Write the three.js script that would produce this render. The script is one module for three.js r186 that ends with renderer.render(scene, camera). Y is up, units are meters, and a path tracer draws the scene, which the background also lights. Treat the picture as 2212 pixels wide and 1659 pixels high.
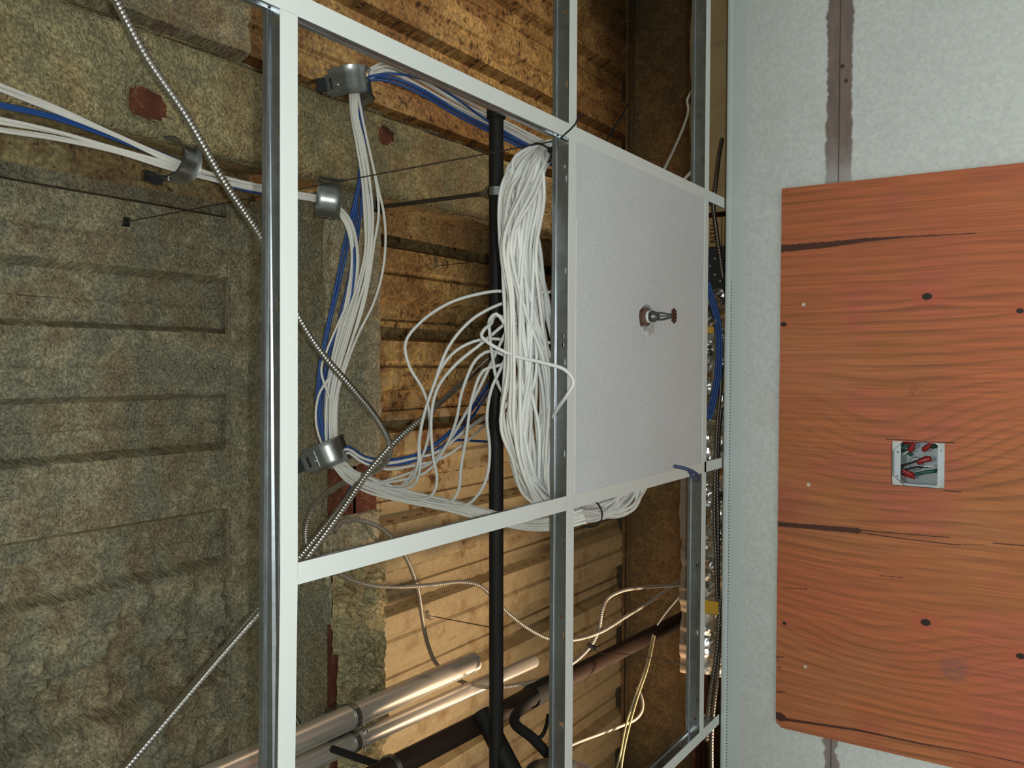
import * as THREE from 'three';
import { RectAreaLightUniformsLib } from 'three/addons/lights/RectAreaLightUniformsLib.js';
import { RoundedBoxGeometry } from 'three/addons/geometries/RoundedBoxGeometry.js';
import { mergeGeometries, mergeVertices, toCreasedNormals } from 'three/addons/utils/BufferGeometryUtils.js';

// ---------- camera, exposure, lights ----------
const scene = new THREE.Scene();
scene.background = new THREE.Color(0x000000);
const EYE = new THREE.Vector3(0, 1.735, 0);
const FWD = new THREE.Vector3(-.0211, .5497, -.8351).normalize();
const camera = new THREE.PerspectiveCamera(47.94, 2212 / 1659, .02, 60);
camera.position.copy(EYE);
camera.up.set(.9998, .0159, -.0148);                  // the phone was held on its side
camera.lookAt(EYE.clone().add(FWD));
scene.add(camera);
const renderer = new THREE.WebGLRenderer({ antialias: true });
renderer.toneMapping = THREE.LinearToneMapping;
renderer.toneMappingExposure = .98;
renderer.shadowMap.enabled = true;
renderer.shadowMap.type = THREE.PCFSoftShadowMap;
RectAreaLightUniformsLib.init();

// the phone's flash, 26 mm below its lens
const flash = new THREE.SpotLight(new THREE.Color(.93, 1.0, .97), 2.6, 0, 1.0, .5, 2);
flash.position.set(.0002, 1.713, -.010);
flash.target.position.copy(EYE).addScaledVector(FWD, 3);
flash.castShadow = true; flash.shadow.radius = .25; flash.shadow.bias = -.0004; flash.shadow.mapSize.set(2048, 2048);
scene.add(flash, flash.target);

// lay-in lamps of the room, behind the photographer: [x, z, intensity]
const ROOM_LAMPS = [[.08, 1.45, 64], [-1.5, 1.75, 33]];
// bare warm lamps beyond the wall and outside the frame, shining up into the plenum: position, aim, cd, half angle
const WARM = [[[-1.2, 2.25, -2.2], [-.68, 3.6, -2.05], 4.3, .74], [[1.3, 2.62, -2.6], [.8, 3.6, -2.6], 1.9, 1.2], [[-1.75, 2.62, -2.95], [-1.0, 3.5, -3.1], 1.3, 1.2]];
const WARMCOL = new THREE.Color(1, .73, .48);

// ---------- helpers ----------
const V = (a) => new THREE.Vector3(a[0], a[1], a[2]);
let seed = 7;
const rnd = () => { seed = (seed * 1664525 + 1013904223) >>> 0; return seed / 4294967296; };
const rr = (a, b) => a + (b - a) * rnd();
const clamp = (v, a = 0, b = 1) => Math.min(b, Math.max(a, v));
const sm = (a, b, x) => { const t = clamp((x - a) / (b - a)); return t * t * (3 - 2 * t); };
const lerp = (a, b, t) => a + (b - a) * t;
const hash = (x, y) => { let h = (x * 374761393 + y * 668265263) | 0; h = Math.imul(h ^ (h >>> 13), 1274126177); h ^= h >>> 16; return (h >>> 0) / 4294967296; };
const mod = (a, n) => ((a % n) + n) % n;
const LAT = new Float32Array(65536); for (let i = 0; i < 65536; i++) LAT[i] = hash(i & 255, i >> 8);
function vn(x, y, p = 0) {
  let xi = Math.floor(x), yi = Math.floor(y); const fx = x - xi, fy = y - yi;
  const u = fx * fx * (3 - 2 * fx), v = fy * fy * (3 - 2 * fy);
  let xa, xb, ya, yb;
  if (p) { xi = xi % p; if (xi < 0) xi += p; yi = yi % p; if (yi < 0) yi += p; xa = xi & 255; xb = (xi + 1 === p ? 0 : xi + 1) & 255; ya = yi & 255; yb = (yi + 1 === p ? 0 : yi + 1) & 255; }
  else { xa = xi & 255; xb = (xi + 1) & 255; ya = yi & 255; yb = (yi + 1) & 255; }
  const r = ya << 8, t = yb << 8, a = LAT[r | xa], b = LAT[r | xb], c = LAT[t | xa], d = LAT[t | xb];
  const m = a + (b - a) * u; return m + (c + (d - c) * u - m) * v;
}
function fbm(x, y, o = 4, p = 0) { let s = 0, a = .5, n = 0; for (let i = 0; i < o; i++) { s += a * vn(x + i * 17 * (p ? 0 : 1), y, p); n += a; a *= .5; x *= 2; y *= 2; p *= 2; } return s / n; }
const S2L = (c) => c < .04045 ? c / 12.92 : Math.pow((c + .055) / 1.055, 2.4);
const hexc = (h) => [(h >> 16 & 255), (h >> 8 & 255), (h & 255)];
const mixc = (a, b, t) => [lerp(a[0], b[0], t), lerp(a[1], b[1], t), lerp(a[2], b[2], t)];
function tex(w, h, fn, srgb = true, size = null) {     // fn(i, j) -> [r, g, b] 0..255; j grows with v
  const d = new Uint8Array(w * h * 4);
  for (let j = 0; j < h; j++) for (let i = 0; i < w; i++) {
    const c = fn(i, j), k = (j * w + i) * 4;
    d[k] = clamp(c[0], 0, 255); d[k + 1] = clamp(c[1], 0, 255); d[k + 2] = clamp(c[2], 0, 255); d[k + 3] = 255;
  }
  const t = new THREE.DataTexture(d, w, h, THREE.RGBAFormat);
  t.magFilter = THREE.LinearFilter; t.minFilter = THREE.LinearMipmapLinearFilter; t.generateMipmaps = true;
  t.wrapS = t.wrapT = THREE.RepeatWrapping;
  if (srgb) t.colorSpace = THREE.SRGBColorSpace;
  if (size) t.repeat.set(1 / size[0], 1 / size[1]);
  t.needsUpdate = true; return t;
}
const names = {};
const numbered = (n) => { const k = names[n] = (names[n] ?? -1) + 1; return k ? n + '_' + String(k).padStart(3, '0') : n; };
function tag(o, label, category, group) { o.userData = { label, category }; if (group) o.userData.group = group; return o; }
function thing(name, label, category, pos = [0, 0, 0], group) {
  const o = new THREE.Group(); o.name = numbered(name); o.position.set(...pos); scene.add(o); return tag(o, label, category, group);
}
// a part: geometry in the parent's frame
function part(name, geo, mat, parent, label) {
  const m = new THREE.Mesh(Array.isArray(geo) ? join(geo) : geo, mat); m.name = name; if (label) m.userData.label = label; parent.add(m); return m;
}
// a part given in world coordinates, moved into the frame of its thing
function wpart(name, geo, mat, parent, label) {
  const g = Array.isArray(geo) ? join(geo) : geo; let p = parent; const o = new THREE.Vector3();
  while (p && p !== scene) { o.add(p.position); p = p.parent; }
  g.translate(-o.x, -o.y, -o.z); return part(name, g, mat, parent, label);
}
function solo(name, geo, mat, label, category, group) { const m = part(numbered(name), geo, mat, scene); return tag(m, label, category, group); }
function struct(name, geo, mat, label) { const m = part(name, geo, mat, scene); m.userData.kind = 'structure'; if (label) m.userData.label = label; return m; }
function join(list) {
  const l = list.map((g) => { g = g.index ? g.toNonIndexed() : g; for (const k of Object.keys(g.attributes)) if (!['position', 'normal', 'uv'].includes(k)) g.deleteAttribute(k); return g; });
  return mergeGeometries(l, false);
}
const box = (x0, x1, y0, y1, z0, z1) => { const g = new THREE.BoxGeometry(x1 - x0, y1 - y0, z1 - z0); g.translate((x0 + x1) / 2, (y0 + y1) / 2, (z0 + z1) / 2); return uvm(g); };
const rbox = (w, h, d, r, s = 2) => new RoundedBoxGeometry(w, h, d, s, r);
function uvm(g) {                                      // uv in metres, by the way each face points
  const p = g.attributes.position, n = g.attributes.normal, uv = new Float32Array(p.count * 2);
  for (let i = 0; i < p.count; i++) {
    const ax = Math.abs(n.getX(i)), ay = Math.abs(n.getY(i)), az = Math.abs(n.getZ(i));
    if (az >= ax && az >= ay) { uv[2 * i] = p.getX(i); uv[2 * i + 1] = p.getY(i); }
    else if (ay >= ax) { uv[2 * i] = p.getX(i); uv[2 * i + 1] = p.getZ(i); }
    else { uv[2 * i] = p.getZ(i); uv[2 * i + 1] = p.getY(i); }
  }
  g.setAttribute('uv', new THREE.BufferAttribute(uv, 2)); return g;
}
function grid(nu, nv, fn, uvf) {                       // a sheet fn(u, v) -> [x, y, z]
  const p = [], uv = [], ix = [];
  for (let j = 0; j <= nv; j++) for (let i = 0; i <= nu; i++) { const q = fn(i / nu, j / nv); p.push(q[0], q[1], q[2]); const t = uvf ? uvf(q, i / nu, j / nv) : [q[0], q[2]]; uv.push(t[0], t[1]); }
  for (let j = 0; j < nv; j++) for (let i = 0; i < nu; i++) { const a = j * (nu + 1) + i, b = a + 1, c = a + nu + 1, d = c + 1; ix.push(a, c, b, b, c, d); }
  const g = new THREE.BufferGeometry(); g.setAttribute('position', new THREE.Float32BufferAttribute(p, 3)); g.setAttribute('uv', new THREE.Float32BufferAttribute(uv, 2)); g.setIndex(ix); g.computeVertexNormals(); return g;
}
function xf(g, pos, dir, up) {                         // puts a geometry built along +y so that +y points along dir
  const y = V(dir).normalize(); let x = up ? V(up) : new THREE.Vector3(Math.abs(y.x) < .8 ? 1 : 0, 0, Math.abs(y.x) < .8 ? 0 : 1);
  const z = new THREE.Vector3().crossVectors(x, y).normalize(); x = new THREE.Vector3().crossVectors(y, z);
  return g.applyMatrix4(new THREE.Matrix4().makeBasis(x, y, z).setPosition(...pos));
}
const cyl = (a, b, r, n = 20, r2 = r) => { const A = V(a), B = V(b), L = A.distanceTo(B); const g = new THREE.CylinderGeometry(r2, r, L, n, 1); g.translate(0, L / 2, 0); return xf(g, a, B.sub(A).toArray()); };
const ball = (c, r, n = 14) => new THREE.SphereGeometry(r, n, n / 2 | 0).translate(...c);
const lathe = (pts, n = 28) => new THREE.LatheGeometry(pts.map((q) => new THREE.Vector2(...q)), n);
const crv = (pts, closed = false) => new THREE.CatmullRomCurve3(pts.map((q) => q.isVector3 ? q : V(q)), closed, 'centripetal');
function tube(pts, r, o = {}) {
  const c = pts.getPointAt ? pts : crv(pts, o.closed), L = c.getLength();
  const N = o.n ?? Math.max(8, Math.ceil(L / (o.step ?? .012))), k = o.k ?? 8;
  const g = new THREE.TubeGeometry(c, N, r, k, !!o.closed);
  if (o.caps === false || o.closed) return g;
  const cap = [0, 1].map((t) => { const d = c.getTangentAt(t).multiplyScalar(t ? 1 : -1), e = new THREE.SphereGeometry(r, k, 4, 0, Math.PI * 2, 0, Math.PI / 2); e.scale(1, .25, 1); return xf(e, c.getPointAt(t).toArray(), d.toArray()); });
  return join([g, ...cap]);
}
// interlocked steel armour: the tube's radius rises and falls along a helix
function armour(pts, r, pitch = .0062) {
  const c = crv(pts), L = c.getLength(), N = Math.ceil(L / pitch * 5), k = 9, g = new THREE.TubeGeometry(c, N, r, k, false), p = g.attributes.position;
  for (let i = 0; i <= N; i++) {
    const q = c.getPointAt(i / N);
    for (let j = 0; j <= k; j++) {
      const s = Math.abs(Math.sin(Math.PI * (i / N * L / pitch + (j % k) / k))), f = .84 + .2 * Math.pow(s, .7), id = i * (k + 1) + j;
      p.setXYZ(id, q.x + (p.getX(id) - q.x) * f, q.y + (p.getY(id) - q.y) * f, q.z + (p.getZ(id) - q.z) * f);
    }
  }
  g.computeVertexNormals(); return g;
}
// carries a run on past its first point (or its last), outside the picture
const onward = (pts, d, atEnd) => { const q = atEnd ? [...pts].reverse() : pts, A = V(q[0]), D = A.clone().sub(V(q[1])).normalize(), r = [A.addScaledVector(D, d).toArray(), ...q]; return atEnd ? r.reverse() : r; };
const ext = (shape, depth, bevel = 0) => new THREE.ExtrudeGeometry(shape, { depth, bevelEnabled: bevel > 0, bevelThickness: bevel, bevelSize: bevel, bevelOffset: -bevel, bevelSegments: 2, curveSegments: 14 });
const poly = (pts) => new THREE.Shape(pts.map((q) => new THREE.Vector2(q[0], q[1])));
const rect = (x0, x1, y0, y1) => poly([[x0, y0], [x1, y0], [x1, y1], [x0, y1]]);
function holeAt(shape, x, y, r, rx = r) { const h = new THREE.Path(); h.absellipse(x, y, rx, r, 0, Math.PI * 2, true); shape.holes.push(h); }
// ---------- materials ----------
const std = (o) => new THREE.MeshStandardMaterial(o);
const SPRAY = tex(768, 768, (i, j) => {
  const x = i / 768, y = j / 768, big = fbm(x * 5, y * 5, 4, 5), mid = fbm(x * 26, y * 26, 4, 26), fine = fbm(x * 150, y * 150, 3, 150), hue = fbm(x * 9 + 40, y * 9, 3, 9);
  let c = mixc([152, 141, 114], [190, 178, 146], sm(.3, .7, big * .5 + mid * .5));
  c = mixc(c, [140, 118, 92], .45 * sm(.45, .75, hue)); c = mixc(c, [134, 136, 118], .55 * sm(.45, .75, 1 - hue));
  const k = .66 + .68 * fine, pit = 0; return [c[0] * k * (1 - pit), c[1] * k * (1 - pit), c[2] * k * (1 - pit)];
}, true, [.62, .62]);
const GOLD = tex(768, 768, (i, j) => {                 // sprayed deck with rust-brown speckle and blotches
  const x = i / 768, y = j / 768, big = fbm(x * 4, y * 4, 4, 4), mid = fbm(x * 22, y * 22, 4, 22), fine = fbm(x * 120, y * 120, 3, 120), sp = vn(x * 90, y * 90, 90);
  let c = mixc([170, 152, 110], [150, 124, 84], sm(.35, .7, big));
  c = mixc(c, [116, 88, 58], .45 * sm(.48, .72, mid)); c = mixc(c, [66, 48, 32], .6 * sm(.78, .9, sp) * sm(.36, .56, mid));
  const k = .7 + .6 * fine; return [c[0] * k, c[1] * k, c[2] * k];
}, true, [.9, .9]);
const BUMP = tex(512, 512, (i, j) => { const x = i / 512, y = j / 512; const v = 255 * clamp(.5 * fbm(x * 40, y * 40, 4, 40) + .5 * fbm(x * 110, y * 110, 3, 110)); return [v, v, v]; }, false, [.3, .3]);
const GALV = tex(512, 512, (i, j) => { const x = i / 512, y = j / 512, a = fbm(x * 18, y * 6, 4, 6), b = vn(x * 120, y * 120, 120); const v = 200 + 40 * (a - .5) + 14 * (b - .5); return [v, v + 2, v + 3]; }, true, [.4, .4]);
const GROUGH = tex(256, 256, (i, j) => { const x = i / 256, y = j / 256; const v = 255 * clamp(.5 + .5 * (fbm(x * 8, y * 8, 4, 8) - .35)); return [v, v, v]; }, false, [.3, .3]);
const FAR = [-2.0, 2.4, -4.0, -1.5];                    // the deck beyond the first beam: overspray on one side, clean ribs on the other
const farMap = tex(1280, 1024, (i, j) => {
  const x = lerp(FAR[0], FAR[1], i / 1280), z = lerp(FAR[2], FAR[3], j / 1024);
  const big = fbm(x * 3.2 + 7, z * 3.2 + 20, 4), mid = fbm(x * 17 + 3, z * 17 + 60, 4), fine = fbm(x * 110, z * 110 + 500, 3), st = fbm(x * 60 + 9, z * 5 + 40, 3), sp = vn(x * 85, z * 85 + 600);
  let m = sm(-.62, .10, x + .42 * (big - .5));
  m = sm(.40, .60, m + 1.5 * (mid - .5) + .9 * (fine - .5) * (m > .02 ? 1 : .4));   // overspray clings in clots, with clean steel between
  let bare = mixc([186, 168, 132], [168, 149, 114], st); bare = mixc(bare, [130, 104, 70], .4 * sm(.55, .75, mid));
  let g = mixc([176, 150, 100], [138, 106, 66], sm(.36, .66, big)); g = mixc(g, [108, 76, 46], .3 * sm(.46, .68, mid) + .3 * sm(.55, .7, fbm(x * 2 + 30, z * 2 + 20, 3))); g = mixc(g, [58, 40, 25], .7 * sm(.72, .86, sp) * sm(.38, .56, mid)); g = mixc(g, [70, 48, 30], .5 * sm(.8, .92, vn(x * 160 + 3, z * 130 + 800)));
  const c = mixc(bare, g, m), k = lerp(.93 + .14 * fine, .64 + .72 * fine, m); return [c[0] * k, c[1] * k, c[2] * k];
}, true);
farMap.wrapS = farMap.wrapT = THREE.MirroredRepeatWrapping; farMap.repeat.set(1 / (FAR[1] - FAR[0]), 1 / (FAR[3] - FAR[2])); farMap.offset.set(-FAR[0] / (FAR[1] - FAR[0]), -FAR[2] / (FAR[3] - FAR[2]));
const M = {
  far: std({ map: farMap, bumpMap: BUMP, bumpScale: .0022, roughness: .72 }),
  spray: std({ map: SPRAY, bumpMap: BUMP, bumpScale: .006, roughness: 1 }),
  lump: std({ map: SPRAY, bumpMap: BUMP, bumpScale: .008, roughness: 1, color: new THREE.Color(1.0, .93, .74) }),
  gold: std({ map: GOLD, bumpMap: BUMP, bumpScale: .004, roughness: .95 }),
  deck: std({ color: new THREE.Color(.50, .46, .37), map: GALV, roughness: .62, metalness: .15 }),
  galv: std({ map: GALV, color: new THREE.Color(.72, .75, .78), roughnessMap: GROUGH, roughness: .5, metalness: .92 }),
  bright: std({ color: new THREE.Color(.74, .76, .77), roughness: .24, metalness: 1 }),
  hook: std({ map: GALV, color: new THREE.Color(.74, .75, .73), roughness: .3, metalness: .95 }),
  armour: std({ color: new THREE.Color(.60, .58, .54), roughness: .26, metalness: 1 }),
  armourold: std({ color: new THREE.Color(.44, .39, .33), roughness: .5, metalness: .7 }),
  armourdark: std({ color: new THREE.Color(.20, .18, .16), roughness: .4, metalness: .9 }),
  emt: std({ color: new THREE.Color(.88, .82, .74), roughness: .34, metalness: .72 }),
  white: std({ color: new THREE.Color(.76, .80, .77), roughness: .55 }),
  cable: std({ color: new THREE.Color(.84, .84, .81), roughness: .5 }),
  cableb: std({ color: new THREE.Color(.86, .82, .76), roughness: .45 }),
  blue: std({ color: new THREE.Color(.022, .085, .32), roughness: .45 }),
  black: std({ color: new THREE.Color(.009, .008, .008), roughness: .8 }),
  pipe: std({ map: tex(256, 256, (i, j) => { const a = fbm(i / 16, j / 16, 4, 16), b = fbm(i / 4, j / 4, 3, 64), v = 26 + 18 * (a - .5) + 16 * (b - .5); return [v * 1.08, v * .98, v * .92]; }, true, [.5, .5]), roughness: .6, metalness: .2 }),
  rustpipe: std({ map: tex(256, 256, (i, j) => { const a = fbm(i / 16, j / 16, 4, 16); return mixc([46, 33, 27], [66, 47, 38], a); }, true, [.4, .4]), roughness: .62, metalness: .2 }),
  primer: std({ map: tex(512, 512, (i, j) => { const x = i / 512, y = j / 512, a = fbm(x * 12, y * 12, 4, 12), b = fbm(x * 70, y * 70, 3, 70); let c = mixc([78, 40, 26], [124, 68, 44], a); return mixc(c, [150, 128, 100], .8 * sm(.6, .75, b) * sm(.4, .6, a)); }, true, [.3, .3]), roughness: .9 }),
  foil: std({ color: new THREE.Color(.62, .60, .57), roughness: .26, metalness: 1 }),
  kraft: std({ color: new THREE.Color(.46, .33, .17), roughness: .85 }),
  steel: std({ color: new THREE.Color(.045, .05, .05), roughness: .55, metalness: .5 }),
  wire: std({ color: new THREE.Color(.10, .085, .07), roughness: .5, metalness: .7 }),
  yellow: std({ color: new THREE.Color(.72, .42, .04), roughness: .6 }),
  cream: std({ color: new THREE.Color(.56, .48, .27), roughness: .5 }),
  beige: std({ color: new THREE.Color(.56, .48, .39), roughness: .6 }),
  red: std({ color: new THREE.Color(.30, .018, .02), roughness: .35 }),
  green: std({ color: new THREE.Color(.02, .09, .06), roughness: .45 }),
  clip: std({ color: new THREE.Color(.70, .58, .44), roughness: .5, metalness: .3 }),
  dark: std({ color: new THREE.Color(.02, .02, .02), roughness: .9 }),
};

// ---------- the room shell ----------
const G = 2.4384, DECK = 3.605, WALL = -1.976, PLY = -1.962;
struct('floor', box(-4.2, 4.2, -.12, 0, -6.2, 4.2), std({ map: tex(512, 512, (i, j) => { const a = fbm(i / 40, j / 40, 5), v = 158 + 50 * (a - .5); return [v * .99, v, v * .99]; }, true, [1.5, 1.5]), roughness: .8 }));
const plain = std({ color: new THREE.Color(.52, .53, .49), roughness: .9 });
struct('wall_left', box(-4.3, -4.2, 0, 3.7, -6.2, 4.2), plain);
struct('wall_right', box(4.2, 4.3, 0, 3.7, -6.2, 4.2), plain);
struct('wall_front', box(-4.3, 4.3, 0, 3.7, 4.2, 4.3), plain);
struct('wall_rear', box(-4.3, 4.3, 0, 3.7, -6.3, -6.2), plain);

// the papered gypsum wall that carries the plywood; the hole is for the outlet box
{
  const C = [(-.1541 - .2486) / 2, (2.0671 + 1.9645) / 2];
  const sA = [0.6000,2.2086][1], sB = [0.5914,2.1575][1];
  const X0 = -1.5, X1 = 1.5, Y0 = 1.2, Y1 = 2.44;
  const marks = [[...[0.2329,2.3953], .010], [...[0.0997,2.4159], .004], [...[-0.4691,2.3943], .006]];
  const wallMap = tex(1400, 560, (i, j) => {
    const x = lerp(X0, X1, i / 1400), y = lerp(Y0, Y1, j / 560), a = fbm(x * 6 + 9, y * 6, 4), b = fbm(x * 160, y * 160, 2);
    let c = mixc([202, 206, 203], [213, 216, 212], a); const k = .95 + .1 * b; c = c.map((q) => q * k);
    const pink = sm(.6, .8, fbm(x * 9 + 70, y * 9, 3)); c = mixc(c, [196, 184, 178], .22 * pink);
    // the bare strip along the board joint, where the face paper is purple-brown
    const e = .006 * (fbm(x * 30, 3, 4) - .5) + .004 * (fbm(x * 120, 9, 3) - .5);
    let s = x > .38 ? sm(sB - .003, sB + .002, y + e) * (1 - sm(sA - .002, sA + .003, y - e * 1.4)) : 0;
    if (x > .38 && x < .50) s *= .45 + .5 * sm(.40, .50, x + .05 * (fbm(x * 40, y * 60, 3) - .5));
    const w = .004 + .018 * fbm(x * 60, 5, 3), mid = (sA + sB) / 2;
    if (x < -.8) s = (1 - sm(w, w + .005, Math.abs(y - mid + .01 * (fbm(x * 50, 1, 3) - .5)))) * .8;
    c = mixc(c, mixc([104, 88, 82], [132, 112, 104], fbm(x * 25, y * 90, 4)), s * .92);
    if (Math.abs(y - mid) < .0012 && s > .2) c = mixc(c, [62, 50, 46], .8);
    for (const [mx, my, r] of marks) { const d = Math.hypot(x - mx, (y - my) * 2); c = mixc(c, [120, 100, 96], .45 * (1 - sm(r * .3, r, d))); }
    for (const [px, py] of [[.655, 2.178], [.622, 2.17]]) if (Math.hypot(x - px, y - py) < .004) c = [60, 48, 42];
    return c;
  }, true);
  wallMap.repeat.set(1 / (X1 - X0), 1 / (Y1 - Y0)); wallMap.offset.set(-X0 / (X1 - X0), -Y0 / (Y1 - Y0)); wallMap.wrapS = wallMap.wrapT = THREE.MirroredRepeatWrapping;
  const sh = rect(-4.2, 4.2, 0, G - .004);
  const oct = new THREE.Path(); for (let k = 0; k < 8; k++) { const a = -(k + .5) * Math.PI / 4, r = .0565 + (k % 2) * .001; k ? oct.lineTo(C[0] + r * Math.cos(a), C[1] + r * 1.06 * Math.sin(a)) : oct.moveTo(C[0] + r * Math.cos(a), C[1] + r * 1.06 * Math.sin(a)); }
  sh.holes.push(oct);
  const w = ext(sh, .11); w.translate(0, 0, WALL - .11);
  struct('wall_back', w, std({ map: wallMap, roughness: .85, bumpMap: BUMP, bumpScale: .0008 }), 'pale grey gypsum wall with a bare purple-brown joint');

  // perforated edge bead along the top of the wall
  const bead = new THREE.Group(); bead.name = 'trim_1'; bead.userData.kind = 'structure'; scene.add(bead);
  const prof = new THREE.Shape(); prof.moveTo(0, -.045); prof.lineTo(.0012, -.045); prof.lineTo(.0022, -.012); prof.quadraticCurveTo(.0045, -.009, .0045, -.004); prof.quadraticCurveTo(.0045, .001, 0, .001); prof.lineTo(-.11, .001); prof.lineTo(-.11, -.001); prof.lineTo(0, -.002); prof.closePath();
  const bg = new THREE.ExtrudeGeometry(prof, { depth: 8.4, bevelEnabled: false, curveSegments: 6 }); bg.rotateY(-Math.PI / 2); bg.translate(4.2, G - .003, WALL);
  bg.scale(1, 1, 1); { const p = bg.attributes.position; for (let i = 0; i < p.count; i++) p.setZ(i, p.getZ(i)); }
  part('bead_leg', bg, std({ color: new THREE.Color(.58, .63, .63), roughness: .6 }), bead);
  const dots = []; for (let x = -.98; x < .2; x += .0074) { const d = new THREE.CylinderGeometry(.0013, .0013, .0006, 6); d.rotateX(Math.PI / 2); d.translate(x, G - .0175, WALL + .0022); dots.push(d); }
  const pf = part('perforation', dots, M.dark, bead); pf.userData.kind = 'stuff';
}

// the fluted steel deck above, in sheets three ribs wide; the ribs run away from the viewer, 300 mm apart
const deckY = (x) => {                                  // underside of the deck
  const t = mod(x - .1525 + .15, .3) - .15, a = Math.abs(t);  // t = 0 in the middle of a void
  let y = a < .058 ? .05 : a < .0735 ? .05 * (.0735 - a) / .0155 : 0;
  if (a < .0075) y += .009 * (1 - sm(.0035, .0075, a));
  if (a > .138) y += .010 * (1 - (.15 - a) / .012 > 0 ? sm(.138, .147, a) : 0);
  return DECK + y;
};
const deckXs = []; for (let k = -15; k <= 14; k++) for (const t of [-.15, -.147, -.138, -.105, -.0735, -.058, -.0075, -.0035, .0035, .0075, .058, .0735, .105, .138, .147]) deckXs.push(.1525 + .3 * k + t);
{
  const ceil = new THREE.Group(); ceil.name = 'ceiling'; ceil.userData.kind = 'structure'; scene.add(ceil);
  part('deck_concrete', box(-4.3, 4.3, DECK + .064, DECK + .2, -6.3, 4.3), plain, ceil);
  const lump = (x, z) => { const n = sm(-.25, -.75, x) * sm(-2, -1.2, z); return n * .055 * Math.pow(fbm(x * 34 + 5, z * 34 + 50, 4), 1.8) + .005 * fbm(x * 40 + 5, z * 40 + 50, 3) + .016 * fbm(x * 9, z * 5 + 50, 3); };
  for (let s = -5; s < 5; s++) {
    const a = .0025 + .9 * s, b = a + .9, xs = []; for (const x of deckXs) if (x > a + 1e-4 && x < b - 1e-4) xs.push(x);
    const fine = s >= -2 && s <= 1;
    const sheet = new THREE.Group(); sheet.name = 'deck_sheet'; ceil.add(sheet);
    const strip = (x0, x1, z0, z1, mat, name, bump) => {
      let X = [x0, ...xs.filter((x) => x > x0 + 1e-4 && x < x1 - 1e-4), x1];
      if (bump) { const Y = []; for (let i = 0; i < X.length - 1; i++) { const n = Math.max(1, Math.round((X[i + 1] - X[i]) / .009)); for (let k = 0; k < n; k++) Y.push(lerp(X[i], X[i + 1], k / n)); } Y.push(x1); X = Y; }
      const nz = bump ? Math.round((z1 - z0) / .009) : 4;
      const g = grid(X.length - 1, nz, (u, v) => { const x = X[Math.round(u * (X.length - 1))], z = lerp(z0, z1, v); return [x, deckY(x) - (bump ? lump(x, z) : 0), z]; }, (q) => [q[0], q[2]]);
      part(name, toCreasedNormals(g, bump ? 1.2 : .3), mat, sheet);
    };
    if (!fine) { strip(a, b, -1.55, 4.2, M.spray, 'spray_coat'); strip(a, b, -6.2, -1.55, M.far, 'deck_pan'); continue; }
    strip(a, b, -.25, 4.2, M.spray, 'spray_coat');
    strip(a, b, -1.55, -.25, M.spray, 'spray_coat', true);
    strip(a, b, -6.2, -1.55, M.far, 'deck_pan');
    // embossments on the ribs' slopes
    if (s >= -1 && s <= 1) { const e = []; for (let k = 0; k < 3; k++) for (const w of [-1, 1]) for (let z = -1.7; z > -3.2; z -= .075) { const x = a + .15 + .3 * k + w * .066; const d = new THREE.CapsuleGeometry(.0028, .028, 2, 6); d.rotateX(Math.PI / 2); d.translate(x, DECK + .0235, z); e.push(d); } part('embossment', e, M.far, sheet).userData.kind = 'stuff'; }
  }
}

// steel beams: a rolled I-section with sprayed coat. Section coordinates: s across, y up
function sprayed(parent, name, n, m, fn, amp, freq, mat, along) {   // fn(u, v) -> [point, outward normal]
  const g = grid(n, m, (u, v) => { const [p, q] = fn(u, v), a = along(p), h = amp * (.25 + .9 * Math.pow(fbm(a[0] * freq + 3, a[1] * freq + 31, 4), 1.5)); return [p[0] + q[0] * h, p[1] + q[1] * h, p[2] + q[2] * h]; }, (p) => along(p));
  return wpart(name, g, mat, parent);
}
function beamAlongX(label, z0, w, yb, x0, x1, mats, nearCamera) {
  const o = thing('steel_beam', label, 'beam', [(x0 + x1) / 2, yb, z0 - w / 2]);
  const yt = DECK - .002, zc = z0 - w / 2, tf = .012, L = x1 - x0;
  wpart('top_flange', box(x0, x1, yt - tf, yt, z0 - w, z0), mats.coat, o);
  wpart('web', box(x0, x1, yb, yt, zc - .004, zc + .004), mats.coat, o);
  wpart('bottom_flange', box(x0, x1, yb, yb + tf, z0 - w, z0), mats.steel, o, 'red-brown primed flange');
  const n = Math.round(L / (nearCamera ? .012 : .05)), al = (p) => [p[0], p[1] + p[2]];
  sprayed(o, 'web_coat', n, nearCamera ? 30 : 8, (u, v) => [[lerp(x0, x1, u), lerp(yt - tf, yb + tf, v), zc + .012], [0, 0, 1]], .010, 9, mats.coat, al);
  sprayed(o, 'top_coat', n, nearCamera ? 8 : 2, (u, v) => [[lerp(x0, x1, u), yt - tf - .006, lerp(z0, zc + .006, v)], [0, -1, 0]], .006, 12, mats.coat, al);
  return { o, yt, zc, tf };
}
const B1 = beamAlongX('steel beam with grey sprayed web, running above the nearest row of ceiling grid', -1.474, .158, 3.218, -1.9, .43, { steel: M.primer, coat: M.spray }, true);
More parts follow.
